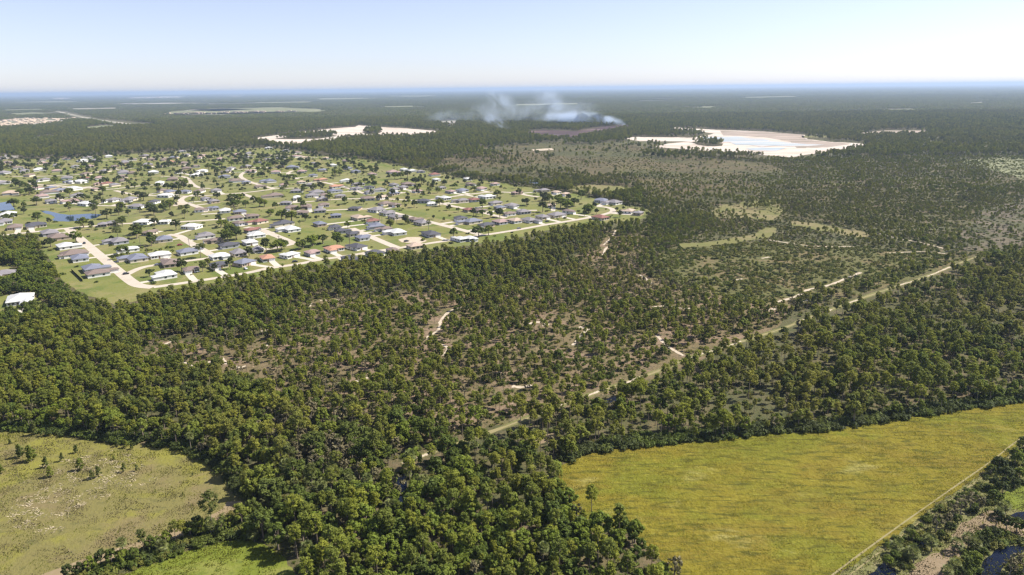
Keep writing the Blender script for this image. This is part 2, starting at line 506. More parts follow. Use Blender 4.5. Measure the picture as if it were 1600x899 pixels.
GOLD = [(868, 735), (900, 712), (960, 700), (1040, 693), (1120, 685), (1200, 677), (1290, 670), (1340, 664), (1420, 652), (1500, 640),
        (1560, 632), (1600, 627), (1760, 605), (1760, 625), (1600, 690), (1556, 726), (1500, 765), (1420, 822), (1360, 866), (1312, 899), (1210, 980),
        (1150, 1060), (1110, 1040), (1080, 960), (1047, 895), (1025, 862), (985, 832), (915, 812), (884, 790)]
VERGE = [(1760, 625), (1600, 690), (1556, 726), (1500, 765), (1420, 822), (1360, 866), (1312, 899), (1210, 980), (1400, 1010), (1700, 1010), (1800, 800), (1760, 650)]
BROWN = [(-70, 664), (0, 668), (60, 673), (130, 681), (200, 692), (262, 697), (302, 709), (345, 734), (368, 760), (388, 786), (384, 803), (310, 826),
         (220, 862), (100, 905), (20, 950), (-80, 980)]
GREEN = [(150, 925), (190, 899), (270, 870), (330, 850), (370, 842), (410, 848), (440, 868), (468, 902), (480, 960), (470, 1010), (130, 1010), (100, 955)]
SOIL = [(1420, 899), (1432, 880), (1452, 868), (1482, 856), (1487, 836), (1512, 815), (1542, 797), (1562, 803), (1600, 812), (1640, 826), (1600, 838), (1560, 828), (1550, 826), (1520, 842),
        (1500, 869), (1475, 889), (1465, 930), (1400, 930)]
BRIGHTC = [(1562, 790), (1568, 770), (1600, 750), (1680, 730), (1700, 790), (1600, 800)]
FLATS = [(430, 480), (560, 460), (700, 455), (850, 440), (900, 400), (960, 365), (1000, 372), (1010, 410), (1100, 440), (1250, 470), (1215, 512), (1115, 552), (960, 615), (860, 648),
         (740, 672), (650, 672), (600, 662), (560, 655), (430, 625), (370, 600), (240, 575), (225, 555), (260, 530), (380, 545), (420, 520)]
SCRUB = [(1000, 405), (1060, 386), (1200, 378), (1330, 386), (1480, 400), (1500, 408), (1440, 430), (1340, 462), (1230, 478), (1150, 470), (1080, 450), (1010, 430)]
SWAMP = [(660, 250), (720, 240), (800, 226), (880, 222), (1000, 226), (1060, 238), (1130, 250), (1200, 256), (1230, 268), (1200, 300), (1150, 318), (1080, 315), (1000, 298),
         (960, 288), (900, 280), (840, 276), (760, 272), (700, 263)]
GREYS = [(1530, 330), (1600, 310), (1760, 300), (1760, 380), (1600, 385), (1530, 392), (1470, 396), (1500, 370)]
FARFIELD = [(1500, 252), (1540, 247), (1620, 246), (1700, 250), (1700, 275), (1600, 282), (1560, 268), (1510, 258)]
CLEAR1 = [(1112, 330), (1130, 320), (1170, 314), (1210, 312), (1225, 330), (1205, 345), (1165, 342), (1120, 340)]
CLEAR2 = [(1058, 381), (1100, 379), (1140, 374), (1180, 366), (1196, 356), (1213, 356), (1212, 366), (1203, 371), (1180, 375), (1140, 381), (1100, 385), (1065, 388)]
CLEAR3 = [(1237, 346), (1275, 349), (1305, 355), (1352, 363), (1362, 370), (1340, 372), (1310, 366), (1265, 358), (1235, 352)]
BASIN = [(888, 297), (896, 291), (930, 289), (970, 291), (998, 297), (985, 303), (950, 306), (915, 303)]
QUARRY1 = [(380, 219), (415, 214), (475, 206), (520, 201), (555, 198.6), (560, 196), (590, 198.6), (637, 201), (695, 206), (690, 208), (665, 210), (645, 212),
           (590, 211.5), (540, 214), (525, 219.5), (500, 221), (460, 226), (448, 226.5), (415, 220.5)]
QISLE1 = [(430, 217.5), (455, 213.5), (510, 209.5), (528, 213), (500, 217), (460, 218)]
QISLE2 = [(566, 207), (575, 203.5), (592, 202.5), (597, 206), (590, 210), (572, 210)]
QUARRY2 = [(1036, 201.5), (1057, 199.5), (1117, 203), (1196, 206), (1257, 211), (1262, 218), (1298, 222), (1340, 224), (1364, 227), (1327, 232), (1285, 239),
           (1235, 246), (1170, 241), (1091, 235), (1022, 230), (1045, 224.5), (1080, 221.5), (1000, 221), (976, 217.5), (989, 214.5), (1083, 215.5), (1115, 209), (1083, 204.5)]
QISLE3 = [(1080, 222.5), (1100, 221), (1130, 225), (1128, 228.6), (1105, 229), (1090, 226.5)]
QRED = [(1125, 204.5), (1196, 206.5), (1255, 211.5), (1258, 218), (1298, 223), (1330, 225), (1300, 230), (1245, 232), (1235, 222), (1190, 214), (1130, 212)]
QWATER1 = [(1090, 216.5), (1112, 214.2), (1135, 214.6), (1150, 213.6), (1172, 216.6), (1192, 217.2), (1204, 220.6), (1226, 223), (1262, 226), (1290, 226.6), (1262, 229), (1232, 229.4), (1210, 228.2), (1190, 230), (1168, 226.8), (1150, 227), (1140, 222.8), (1116, 221.6), (1104, 218.6)]
QWATER2 = [(1165, 233), (1190, 231), (1228, 232), (1213, 236.5), (1180, 236.3)]
BURN = [(815, 206), (850, 203), (900, 205.5), (940, 198.5), (975, 196), (992, 196), (975, 200.5), (925, 207.5), (895, 215), (850, 213)]
PONDA = [(-30, 321), (0, 317), (14, 315), (20, 323), (25, 328), (0, 330), (-30, 331)]
PONDB = [(62, 329), (80, 331), (92, 334), (107, 336), (125, 335), (142, 334), (161, 335), (150, 341), (125, 345), (107, 346.5), (87, 346), (81, 344), (86, 340), (80, 336), (70, 333.5)]
PONDC = [(803, 278), (830, 281.5), (850, 281.5), (874, 281.5), (866, 285), (838, 287.5), (818, 284)]
DITCH1 = [(1526, 902), (1535, 879), (1555, 859), (1575, 853), (1612, 850), (1618, 860), (1597, 864), (1577, 875), (1566, 888), (1560, 902)]
DITCH2 = [(1352, 905), (1380, 880), (1398, 888), (1402, 905)]
DITCH3 = [(1424, 850), (1440, 838), (1452, 846), (1438, 858)]
DITCH4 = [(1578, 806), (1600, 800), (1640, 806), (1640, 818), (1595, 815)]
DITCH5 = [(618, 738), (632, 742), (638, 770), (636, 800), (628, 800), (622, 775)]
DITCH6 = [(922, 634), (938, 627), (962, 620), (964, 626), (940, 634), (924, 641)]
LOT = [(622, 375), (636, 371), (656, 371), (667, 377), (655, 381), (640, 380), (628, 379)]

sheet('lawn', LAWN, MAT['lawn'], 0.03, 'mown green lawns of the housing estate', jit=1.2)
sheet('lawn', HOMELOT, MAT['lawn'], 0.03, 'small lawn round the white house in the woods', jit=1)
sheet('lawn', GREYLOT, MAT['lawn'], 0.03, 'grass patch round the grey house among dark trees', jit=1)
sheet('meadow', GOLD, MAT['gold'], 0.03, 'wide golden green meadow with pale streaks', jit=1.5)
sheet('grass_bank', VERGE, MAT['verge'], 0.045, 'rough grassy bank between golden meadow and ditch', jit=1)
sheet('pasture', BROWN, MAT['brownfield'], 0.03, 'patchy brown pasture strewn with bleached litter', jit=1.5)
sheet('field', GREEN, MAT['greenfield'], 0.03, 'bright green field below the tree row', jit=1.5)
sheet('field', BRIGHTC, MAT['greenfield'], 0.06, 'small bright green field beyond the ditch', jit=1)
sheet('dry_soil', SOIL, MAT['bare'], 0.06, 'bare brown strip beside the ditch', jit=1.2)
sheet('woodland_floor', FLATS, MAT['flats'], 0.03, 'brown sandy ground under open pines', jit=2)
sheet('scrubland', SCRUB, MAT['scrubfloor'], 0.05, 'low green palmetto scrub', jit=2)
sheet('marsh', SWAMP, MAT['swamp'], 0.15, 'brown treeless marsh beyond the estate', jit=9)
sheet('scrubland', GREYS, MAT['greyscrub'], 0.1, 'grey dry scrub at the edge of view', jit=9)
sheet('grassland', FARFIELD, MAT['farlawn'], 0.3, 'pale green far grassland', jit=2)
sheet('clearing', CLEAR1, MAT['clearing'], 0.1, 'olive clearing with scattered bushes', jit=3)
sheet('clearing', CLEAR2, MAT['clearing'], 0.1, 'long curved dry grass clearing', jit=1.5)
sheet('clearing', CLEAR3, MAT['clearing'], 0.1, 'narrow pale green clearing in the pines', jit=2)
sheet('basin', BASIN, MAT['clearing'], 0.1, 'round grassy retention basin behind the houses', jit=1)
sheet('sand_quarry', QUARRY1, MAT['quarry'], 0.3, 'pale sand quarry beyond the estate', jit=1)
sheet('quarry_island', QISLE1, MAT['floor'], 0.6, 'wooded strip inside the pale quarry', jit=1)
sheet('quarry_island', QISLE2, MAT['floor'], 0.6, 'round wooded island in the pale quarry', jit=1)
sheet('sand_quarry', QUARRY2, MAT['quarry'], 0.3, 'bright white sand quarry holding milky pools', jit=1)
sheet('quarry_spoil', QRED, MAT['spoil'], 0.5, 'reddish dug soil in the white quarry', jit=1.5)
sheet('quarry_island', QISLE3, MAT['floor'], 0.6, 'dark wooded tongue in the white quarry', jit=1)
sheet('quarry_pool', QWATER1, MAT['milky'], 0.7, 'long milky pool in the white quarry', jit=1)
sheet('quarry_pool', QWATER2, MAT['milky'], 0.7, 'small milky pool on the white sand', jit=1)
sheet('burnt_ground', BURN, MAT['burnt'], 0.3, 'charred purple brown ground below the smoke', jit=1.5)
sheet('pond', PONDA, MAT['pond'], 0.08, 'blue pond by the frame edge', jit=0.5)
sheet('pond', PONDB, MAT['pond'], 0.08, 'blue curved pond in the estate', jit=0.5)
sheet('pond', PONDC, MAT['pond'], 0.3, 'thin silver pond at the marsh edge', jit=0.5)
sheet('ditch_water', DITCH1, MAT['ditch'], 0.09, 'dark blue ditch water beside palms', jit=1)
sheet('ditch_water', DITCH2, MAT['ditch'], 0.09, 'dark ditch water below the meadow track', jit=1)
sheet('ditch_water', DITCH3, MAT['ditch'], 0.09, 'small dark pool between palms', jit=1)
sheet('ditch_water', DITCH4, MAT['ditch'], 0.09, 'dark water below the small green field', jit=1)
sheet('ditch_water', DITCH5, MAT['ditch'], 0.09, 'narrow black water slot in the dense wood', jit=1)
sheet('ditch_water', DITCH6, MAT['ditch'], 0.09, 'dark water beside the long sand trail', jit=1)
sheet('sand_lot', LOT, MAT['sand'], 0.10, 'cleared white sand building lot', jit=0.6)
sheet('sand_lot', [(274, 316), (283, 316), (291, 320), (285, 323), (270, 322)], MAT['sand'], 0.10, 'pinkish sand lot beside a street bend', jit=0.4)

# far pale places near the horizon
far_specs = [
    ([(0, 187), (40, 185), (110, 186), (112, 190), (60, 196), (0, 199)], 'shingle_dirt', 'pale housing tract far beyond the woods'),
    ([(105, 169.6), (190, 168.6), (192, 170.6), (108, 171.6)], 'shingle_dirt', 'thin pale strip far off'),
    ([(250, 176), (330, 170), (440, 168), (520, 172), (500, 175), (380, 178), (260, 180)], 'farlawn', 'far flat grassy tract'),
    ([(240, 178.5), (360, 176.5), (480, 173.8), (400, 178.6), (300, 180.2)], 'shingle_dirt', 'pale edge of the far grassy tract'),
    ([(280, 172.5), (350, 170), (400, 170.8), (340, 174)], 'shingle_dirt', 'pale patch in the far grassy tract'),
    ([(78, 153.6), (112, 152.9), (116, 154.6), (80, 155.6)], 'shingle_dirt', 'far pale industrial yard'),
    ([(195, 152.4), (290, 150.3), (286, 152.9), (198, 154.3)], 'shingle_dirt', 'long far pale industrial yard'),
    ([(360, 149.8), (380, 149.5), (382, 151), (360, 151.2)], 'shingle_dirt', 'small far pale yard'),
    ([(492, 154), (560, 153.2), (600, 153.4), (560, 155), (494, 156)], 'farlawn', 'far faint pale field'),
    ([(800, 163.4), (880, 161.6), (955, 162.2), (880, 163.6), (800, 165.6)], 'farlawn', 'pale strip behind the smoke'),
    ([(1510, 161.5), (1538, 159.8), (1545, 158.6), (1542, 161), (1512, 163)], 'shingle_dirt', 'small far pale clearing'),
    ([(1215, 180.5), (1230, 179.8), (1232, 181.4), (1216, 182)], 'shingle_dirt', 'tiny far pale clearing'),
    ([(1335, 209), (1385, 204), (1445, 204), (1450, 207.5), (1400, 209), (1345, 211)], 'spoil', 'reddish clearing in the far woods'),
    ([(1432, 221.5), (1450, 220), (1482, 221), (1470, 224)], 'clearing', 'small yellow clearing in the far woods'),
    ([(1252, 213), (1292, 212.4), (1292, 215.4), (1254, 215.8)], 'clearing', 'small green clearing behind the quarry'),
    ([(1296, 289), (1325, 285), (1327, 287.5), (1300, 292)], 'clearing', 'little green strip among far pines'),
    ([(1440, 265), (1475, 258), (1478, 260), (1442, 267)], 'greyscrub', 'thin grey streak in far woods'),
    ([(830, 234), (862, 232), (866, 235), (834, 236.5)], 'sand', 'white patch in the marsh'),
    ([(50, 215), (85, 212), (88, 215), (55, 217.6)], 'shingle_dirt', 'white clearing in the woods behind the estate'),
    ([(685, 190), (715, 188), (712, 192), (690, 193)], 'shingle_dirt', 'pale diggings near the thin smoke'),
    ([(695, 197), (713, 195.6), (712, 199), (697, 200)], 'shingle_dirt', 'pale cleared patch near the thin smoke'),
    ([(0, 172), (60, 170.5), (95, 171), (60, 172.4), (0, 173.6)], 'farlawn', 'far faint field left of the highway'),
    ([(0, 178.5), (50, 176), (85, 177), (40, 180.5)], 'farlawn', 'far flat field below the highway end'),
    ([(10, 160), (90, 158.6), (150, 159.4), (80, 160.8)], 'farlawn', 'thin far field near the horizon'),
    ([(150, 163), (260, 160.8), (330, 161.2), (240, 163.4)], 'shingle_dirt', 'thin far scattered town strip'),
    ([(380, 160.6), (470, 159), (520, 159.6), (430, 161.4)], 'farlawn', 'faint far field in the middle distance'),
    ([(590, 150.6), (660, 149.6), (700, 150), (640, 151.2)], 'farlawn', 'very far faint field'),
    ([(130, 200), (160, 196), (186, 197), (170, 200.5), (140, 203)], 'farlawn', 'grey green far clearing by the highway'),
    ([(560, 167.6), (640, 165.6), (700, 166), (620, 168)], 'farlawn', 'thin field by the far road'),
    ([(1050, 168), (1120, 166.4), (1160, 167), (1090, 168.8)], 'farlawn', 'faint far clearing beyond the smoke'),
    ([(1130, 152.6), (1230, 150.6), (1270, 151.2), (1180, 153.2)], 'farlawn', 'faint far clearing in the forest'),
    ([(1360, 172), (1430, 170), (1460, 170.8), (1400, 172.8)], 'farlawn', 'dull far clearing'),
    ([(1, 245), (30, 243), (28, 247), (0, 250)], 'shingle_dirt', 'pale ground by the far edge houses'),
]
for poly, m, lab in far_specs:
    sheet('far_clearing', poly, MAT[m], 0.5, lab, jit=0.6, step=4)

# ------------------------------------------------------------------ roads and trails
ROADS = [
    ('the bent diagonal street', 7.0, [(105, 356), (140, 386), (172, 413), (190, 428), (203, 439), (216, 447), (240, 449)]),
    ('the street below the pond', 6.0, [(-60, 373), (0, 368), (60, 362), (107, 356.5), (150, 353), (200, 349), (262, 348), (330, 344), (352, 342)]),
    ('the short cul-de-sac', 6.5, [(262, 367), (280, 368), (292, 377), (315, 390), (336, 402)]),
    ('the inner cross street', 5.5, [(196, 430), (220, 418), (246, 414), (307, 406), (340, 402), (357, 398), (392, 393), (430, 388), (459, 381)]),
    ('the street beside the woods', 5.5, [(240, 449), (262, 446), (290, 442), (330, 436), (392, 426), (415, 420), (445, 416), (477, 411), (492, 407), (530, 402), (563, 397),
                                   (578, 394), (622, 388), (641, 385), (680, 379), (702, 376), (740, 370), (773, 365), (812, 359), (848, 352), (881, 347), (917, 341), (950, 334), (959, 330), (956, 326), (945, 323.5), (933, 323)]),
    ('the street by the pool cages', 6.5, [(384, 355), (410, 359), (422, 365), (440, 372), (460, 381)]),
    ('the street of dark roofs', 6.5, [(549, 357), (570, 366), (595, 377), (622, 388)]),
    ('the long straight street', 6.5, [(579, 327), (610, 331), (647, 341), (684, 350), (739, 364), (755, 368)]),
    ('the upper cross street', 5.5, [(510, 329), (548, 327), (579, 327)]),
    ('the winding middle street', 5.5, [(540, 311), (565, 311), (587, 308), (610, 304), (635, 301)]),
    ('the level middle street', 5.5, [(605, 311), (652, 314), (685, 311), (709, 307), (740, 303), (769, 300), (805, 301), (825, 306), (842, 308)]),
    ('the sloping east street', 6.0, [(689, 317), (700, 321), (731, 327), (761, 334), (790, 341)]),
    ('the east cross street', 5.5, [(787, 332), (807, 334), (819, 329), (839, 329)]),
    ('the hooked street', 6.5, [(292, 307), (282, 311), (284, 316), (292, 318), (308, 323), (321, 328), (319, 332)]),
    ('the long back street', 5.5, [(180, 298), (205, 304), (230, 306), (290, 307), (324, 306), (360, 303), (376, 302), (412, 298), (430, 295), (467, 294)]),
    ('the spur off the back street', 6.0, [(376, 302), (390, 307), (402, 312)]),
    ('the upper bend street', 5.5, [(400, 265), (384, 268), (374, 275), (382, 281), (397, 287), (430, 296)]),
    ('the upper court', 5.5, [(457, 267), (449, 271), (453, 276), (466, 280)]),
    ('the garden cross street', 5.0, [(429, 318), (467, 317), (496, 314), (540, 311)]),
    ('the pond side street', 5.0, [(90, 309), (104, 317), (152, 322), (200, 322), (230, 322)]),
    ('the west back street', 5.5, [(-60, 278), (0, 282), (22, 285), (60, 289), (90, 291), (144, 294), (167, 297), (200, 293), (225, 290), (262, 288)]),
    ('the north court', 5.5, [(251, 277), (275, 275), (292, 277), (299, 287), (310, 294), (329, 295)]),
    ('the far west street', 5.0, [(20, 276), (75, 276), (125, 273), (170, 266), (230, 262), (290, 259)]),
    ('the far north street', 5.0, [(120, 254), (200, 248), (270, 246), (350, 244), (420, 241), (470, 246)]),
    ('the terracotta roof street', 5.0, [(505, 285), (522, 289), (547, 295), (570, 303)]),
]
LOCAL_ROADS = []
for i, (nm, w, pl) in enumerate(ROADS):
    wl = P2W(pl)
    LOCAL_ROADS.append((nm, smooth_line(wl, 1)))
    w *= 1.15
    strip('road', wl, w, MAT['road'], 0.055 + 0.0045 * i, 'pale road, ' + nm)
strip('dirt_drive', P2W([(50, 478), (40, 483), (22, 491), (4, 499), (-30, 512)]), 5.5, MAT['drive'], 0.07, 'white drive to the house in the woods')
strip('highway', P2W([(88, 174), (105, 178), (140, 186), (185, 192), (222, 197.5)]), 34.0, MAT['shingle_dirt'], 0.6, 'pale highway cutting through the far woods')
strip('far_road', P2W([(450, 174), (560, 171.5), (650, 169), (700, 168.5), (760, 167)]), 20.0, MAT['shingle_dirt'], 0.6, 'thin far pale road')

T2 = [(628, 725), (660, 712), (700, 698), (760, 678), (840, 648), (872, 635), (900, 625), (950, 607), (1000, 590), (1030, 580), (1070, 562), (1115, 548),
      (1160, 533), (1220, 515), (1250, 503), (1290, 487), (1350, 465), (1400, 448), (1450, 432), (1490, 415), (1530, 400)]
T2W = smooth_line(P2W(T2), 1)
strip('trail', P2W(T2), 3.6, MAT['verge'], 0.05, 'long straight trail through the pines', jit=0.4)
strip('dirt_line', P2W(T2), 1.5, MAT['track'], 0.058, 'thin pale wheel line along the long trail', jit=0.5)
for a, b in [((630, 724), (668, 709)), ((845, 646), (880, 631)), ((905, 623), (950, 607)), ((975, 599), (1003, 589)), ((1072, 561), (1122, 546)),
             ((1140, 540), (1160, 533)), ((1248, 503), (1258, 499)), ((1285, 489), (1300, 484)), ((1320, 476), (1342, 468)), ((1450, 432), (1492, 414)), ((1405, 446), (1425, 440))]:
    A, B = P2W([a, b])
    n = 7
    ln = [(A[0] + (B[0] - A[0]) * k / n + random.uniform(-.8, .8), A[1] + (B[1] - A[1]) * k / n) for k in range(n + 1)]
    strip('sand_track', ln, 1.2, MAT['sand'], 0.065, 'bare white sand stretch of the long trail', jit=0.5)
TRAILS = [
    ([(720, 481), (706, 484), (697, 491), (692, 497), (687, 503), (688, 513), (680, 520), (668, 527), (669, 531), (679, 535)], 3.2, 'winding white sand path in the open pines'),
    ([(697, 497), (708, 497), (714, 496)], 4.5, 'sand patch beside the winding path'),
    ([(690, 538), (698, 542), (700, 547), (692, 556)], 2.6, 'curved tail of the winding sand path'),
    ([(942, 400), (945, 390), (950, 386)], 5.0, 'short white sand path below the estate'),
    ([(943, 383), (948, 378), (956, 372), (962, 360)], 4.5, 'broken sand path rising to the estate'),
    ([(1027, 525), (1040, 539), (1055, 549), (1068, 556)], 3.4, 'sand spur joining the long trail'),
    ([(1200, 375), (1237, 381), (1275, 386), (1335, 386)], 4.0, 'thin level trail by the scrub'),
    ([(1385, 396), (1420, 394), (1450, 393.5), (1478, 397)], 5.0, 'pale curved trail near grey scrub'),
    ([(1345, 426), (1325, 434), (1307, 442), (1285, 449), (1262, 452), (1250, 462), (1215, 472)], 4.0, 'brownish trail across the scrub'),
    ([(1200, 486), (1215, 481)], 4.0, 'short sand dash east of the flats'),
    ([(1238, 476), (1255, 471), (1262, 469)], 3.0, 'short curved sand dash'),
    ([(1375, 365), (1400, 373), (1430, 377), (1480, 390)], 6.0, 'faint brown trail past the narrow clearing'),
    ([(222, 565), (240, 559), (248, 556)], 5.0, 'sand patch in the dense wood'),
    ([(276, 568), (290, 566), (300, 573)], 5.0, 'second sand patch in the dense wood'),
    ([(310, 570), (330, 565), (350, 566), (372, 576), (384, 572)], 4.5, 'broken sand track in the dense wood'),
    ([(345, 560), (352, 568)], 4.0, 'small sand spot in the dense wood'),
    ([(255, 540), (264, 535), (275, 533)], 3.5, 'sand glimpse high in the dense wood'),
    ([(472, 488), (484, 479), (486, 474)], 4.5, 'sand hollow at the upper woods'),
    ([(500, 470), (530, 468)], 3.0, 'faint pale line in the upper woods'),
    ([(408, 518), (418, 515)], 5.0, 'white sand spot by tall pines'),
    ([(410, 545), (420, 538)], 5.0, 'second white sand spot by tall pines'),
    ([(550, 598), (562, 595), (576, 590)], 6.0, 'yellowish sand patch in the flats'),
    ([(895, 540), (915, 516), (925, 514)], 3.0, 'thin sand line in the flats'),
    ([(905, 511), (917, 514)], 4.0, 'pale sand dash in the flats'),
    ([(826, 506), (840, 503), (856, 506), (850, 510)], 8.0, 'pinkish bare patch in the flats'),
    ([(1020, 480), (1040, 478), (1065, 482), (1090, 483)], 4.5, 'row of sand openings'),
    ([(1150, 438), (1160, 436)], 6.0, 'white spot in the scrub'),
    ([(1190, 404), (1202, 402)], 6.0, 'white bare spot in the scrub'),
    ([(1000, 430), (1012, 437), (1018, 444)], 5.0, 'sandy openings below the estate corner'),
    ([(800, 604), (815, 606), (830, 602)], 4.0, 'pale bare dash left of the trail'),
    ([(1040, 690), (1000, 694)], 2.0, 'brown edge of the golden meadow'),
]
TRW = []
for pl, w, lab in TRAILS:
    wl = P2W(pl)
    TRW.append((smooth_line(wl, 1), w))
    w = w * (0.36 if w >= 4.5 else 0.55)
    strip('sand_trail', wl, w, MAT['sand'] if w < 7.5 else MAT['bare'], 0.08, lab, jit=0.35)
strip('grass_trail', P2W([(636, 628), (628, 640), (615, 648), (612, 660)]), 6.0, MAT['greenfield'], 0.06, 'green grassy glade in the woods', jit=0.3)
strip('dirt_path', P2W([(366, 784), (358, 798), (330, 812), (305, 822), (260, 838), (220, 852), (150, 874), (80, 899), (10, 930)]), 4.6, MAT['path'], 0.05, 'brown dirt path along the tree row', jit=0.1)
mt = P2W([(1650, 655), (1600, 688), (1556, 724), (1500, 763), (1420, 820), (1360, 864), (1315, 898), (1230, 965)])
for off in (-0.95, 0.95):
    strip('wheel_track', [(x + off * 1.5, y - off * .8) for x, y in mt], 0.5, MAT['track'], 0.075, 'worn wheel track at the golden meadow edge' if off < 0 else 'second worn wheel track beside the bank', jit=0.25)
ditch_line = P2W([(640, 740), (760, 690), (860, 660), (930, 632), (1000, 605)])
strip('far_berm', P2W([(812, 700), (840, 690), (870, 678)]), 4.0, MAT['bare'], 0.06, 'brown bank south of the trail', jit=0.3)

# ------------------------------------------------------------------ houses
HS = """78,367,33,g 90,374,28,b 103,388,25,w 117,400,34,b 125,407,29,u 145,423,29,u 153,431,29,b 8,432,25,g 186,380,28,g 205,393,20,w
214,407,36,u 250,402,28,w 260,433,32,w 234,367,18,b 257,377,26,u 323,371,26,g 338,379,18,b 357,387,25,d 391,382,23,w 401,370,26,w
393,363,18,r 293,397,26,u 268,415,30,b 299,425,20,b 342,418,24,d 382,414,28,u 373,399,24,g 343,404,26,w 418,407,25,o 454,402,25,w
403,394,14,g 444,352,26,d 455,361,28,w 473,335,18,b 500,332,18,g 525,340,16,u 561,343,26,t 584,348,20,r 500,353,22,u 524,358,20,d
532,364,20,d 550,369,18,d 566,375,22,u 589,356,28,u 603,361,18,b 621,366,28,w 674,369,28,d 660,351,26,g 647,346,20,b 619,342,24,g
605,336,24,g 588,331,22,g 522,392,28,o 488,398,21,p 558,389,28,d 585,399,24,d 614,395,18,b 649,388,24,t 547,408,26,d 662,317,20,d
676,321,16,w 695,312,19,w 723,316,18,g 740,315,18,r 763,310,22,w 774,320,20,g 781,327,17,u 799,324,20,g 818,334,20,g 796,337,18,b
732,331,16,r 748,332,14,b 720,344,20,d 738,349,28,u 760,355,24,d 781,350,22,p 804,348,22,t 827,347,24,g 848,342,20,g 870,339,26,g
888,333,16,b 735,376,14,w 720,377,14,w 862,324,14,w 939,316,20,u 959,319,22,g 983,333,20,t 997,336,12,g 938,343,24,r 850,300,17,w
869,303,12,w 883,306,10,t 807,304,14,p 14,338,28,w 8,349,20,g 24,358,22,b 57,355,24,d 161,354,14,g 174,352,14,g 80,317,18,w
136,321,28,w 117,317,22,p 124,307,17,w 94,300,16,u 116,297,18,w 73,303,18,b 66,309,20,p 17,304,22,t 149,298,11,p 178,315,17,g
199,316,10,w 214,325,20,g 241,318,16,d 203,314,20,w 259,308,20,w 290,302,14,u 266,302,14,u 254,300,12,b 312,301,16,b 322,313,15,w
334,317,17,g 312,331,16,b 338,300,14,g 336,328,12,u 352,332,20,w 375,334,18,u 300,357,25,w 256,350,14,w 224,350,22,w 368,344,22,b
373,352,18,b 406,349,21,r 395,341,18,b 430,308,25,b 464,301,18,g 405,294,13,b 422,285,18,u 444,291,12,p 488,308,18,g 496,303,26,w
521,301,17,u 524,294,16,o 542,284,13,w 532,309,16,w 506,307,14,b 504,314,16,g 464,311,14,w 447,320,16,g 456,327,18,b 479,325,20,b
506,323,17,b 554,329,18,d 385,287,12,u 367,285,14,b 575,313,20,b 597,311,16,t 602,321,20,b 617,323,17,b 615,305,17,u 595,299,17,g
577,303,16,g 560,297,16,g 562,290,16,g 579,295,12,d 616,291,15,g 637,290,18,b 617,298,12,g 630,295,14,g 652,301,14,p 690,296,12,w
722,300,18,u 705,302,10,p 679,275,16,r 682,283,12,w 632,267,14,w 644,269,12,w 614,271,18,p 657,270,10,g 581,274,12,p 556,270,14,u
544,265,12,u 731,282,10,w 752,297,16,p 734,290,9,w 774,290,8,p 11,256,14,b 20,260,12,w 29,264,12,b 39,269,16,g 62,267,20,w
6,272,16,g 46,276,12,b 66,252,11,b 67,257,12,p 77,249,10,b 89,269,12,p 104,250,11,b 130,253,14,w 141,262,14,p 135,274,13,b
105,280,14,g 126,286,18,w 109,286,10,u 132,281,13,r 165,269,13,g 156,280,12,p 157,289,12,p 168,289,12,r 180,291,13,w 192,270,12,g
191,278,12,b 194,284,12,b 71,283,13,g 60,296,12,p 80,296,12,u 9,246,12,w 6,250,10,g 137,248,12,w 170,246,12,w 172,234,8,w
3,288,18,w 195,254,10,g 226,245,12,g 207,251,11,b 196,256,12,w 237,251,11,b 230,259,14,g 257,251,13,w 267,255,12,o 271,248,11,u
285,238,10,w 287,257,14,w 306,262,12,w 292,265,13,b 317,269,12,w 282,271,13,b 310,275,18,w 193,272,14,g 240,271,13,w 206,272,12,w
270,282,17,b 278,289,15,b 250,288,14,w 292,244,11,g 315,245,11,p 345,250,14,p 355,234,10,w 374,242,11,b 355,270,15,g 352,278,15,u
365,284,14,b 367,251,10,p 361,265,12,w 300,237,9,g 312,248,10,p 371,243,10,p 390,241,11,g 389,248,12,g 419,245,11,b 419,251,10,w
437,249,11,g 447,237,10,g 464,240,12,b 462,246,12,p 474,248,10,t 420,233,10,w 386,262,13,g 394,270,15,p 431,271,14,p 471,270,16,p
455,263,18,u 491,257,10,w 505,268,14,u 521,260,13,w 541,253,12,p 491,276,11,u 504,283,14,o 510,249,10,t 471,287,12,w 485,291,11,w
33,472,46,w 437,262,9,b 402,255,10,g 343,258,10,b 150,252,10,g 118,262,10,w 88,260,10,g 250,262,9,p 180,262,10,b"""
HOUSES = []
for t in HS.split():
    a, b, c, d = t.split(',')
    if d == 'w' and float(b) < 325 and random.random() < 0.5: d = random.choice('ggbt')
    HOUSES.append((float(a), float(b), float(c), d))
HOUSES = HOUSES[:298]

def hip(cx, cy, w, d, z, rise, ov=0.55, th=0.22):
    """hip roof with eave thickness: vertices, faces"""
    hw, hd = w / 2 + ov, d / 2 + ov
    if w >= d:
        r = max(0.05, hw - hd); rid = [(-r, 0), (r, 0)]
    else:
        r = max(0.05, hd - hw); rid = [(0, -r), (0, r)]
    V = [(cx - hw, cy - hd, z - th), (cx + hw, cy - hd, z - th), (cx + hw, cy + hd, z - th), (cx - hw, cy + hd, z - th),
         (cx - hw, cy - hd, z), (cx + hw, cy - hd, z), (cx + hw, cy + hd, z), (cx - hw, cy + hd, z),
         (cx + rid[0][0], cy + rid[0][1], z + rise), (cx + rid[1][0], cy + rid[1][1], z + rise)]
    Fc = [(3, 2, 1, 0), (0, 1, 5, 4), (1, 2, 6, 5), (2, 3, 7, 6), (3, 0, 4, 7)]
    if w >= d:
        Fc += [(4, 5, 9, 8), (5, 6, 9), (6, 7, 8, 9), (7, 4, 8)]
    else:
        Fc += [(4, 5, 8), (5, 6, 9, 8), (6, 7, 9), (7, 4, 8, 9)]
    return V, Fc

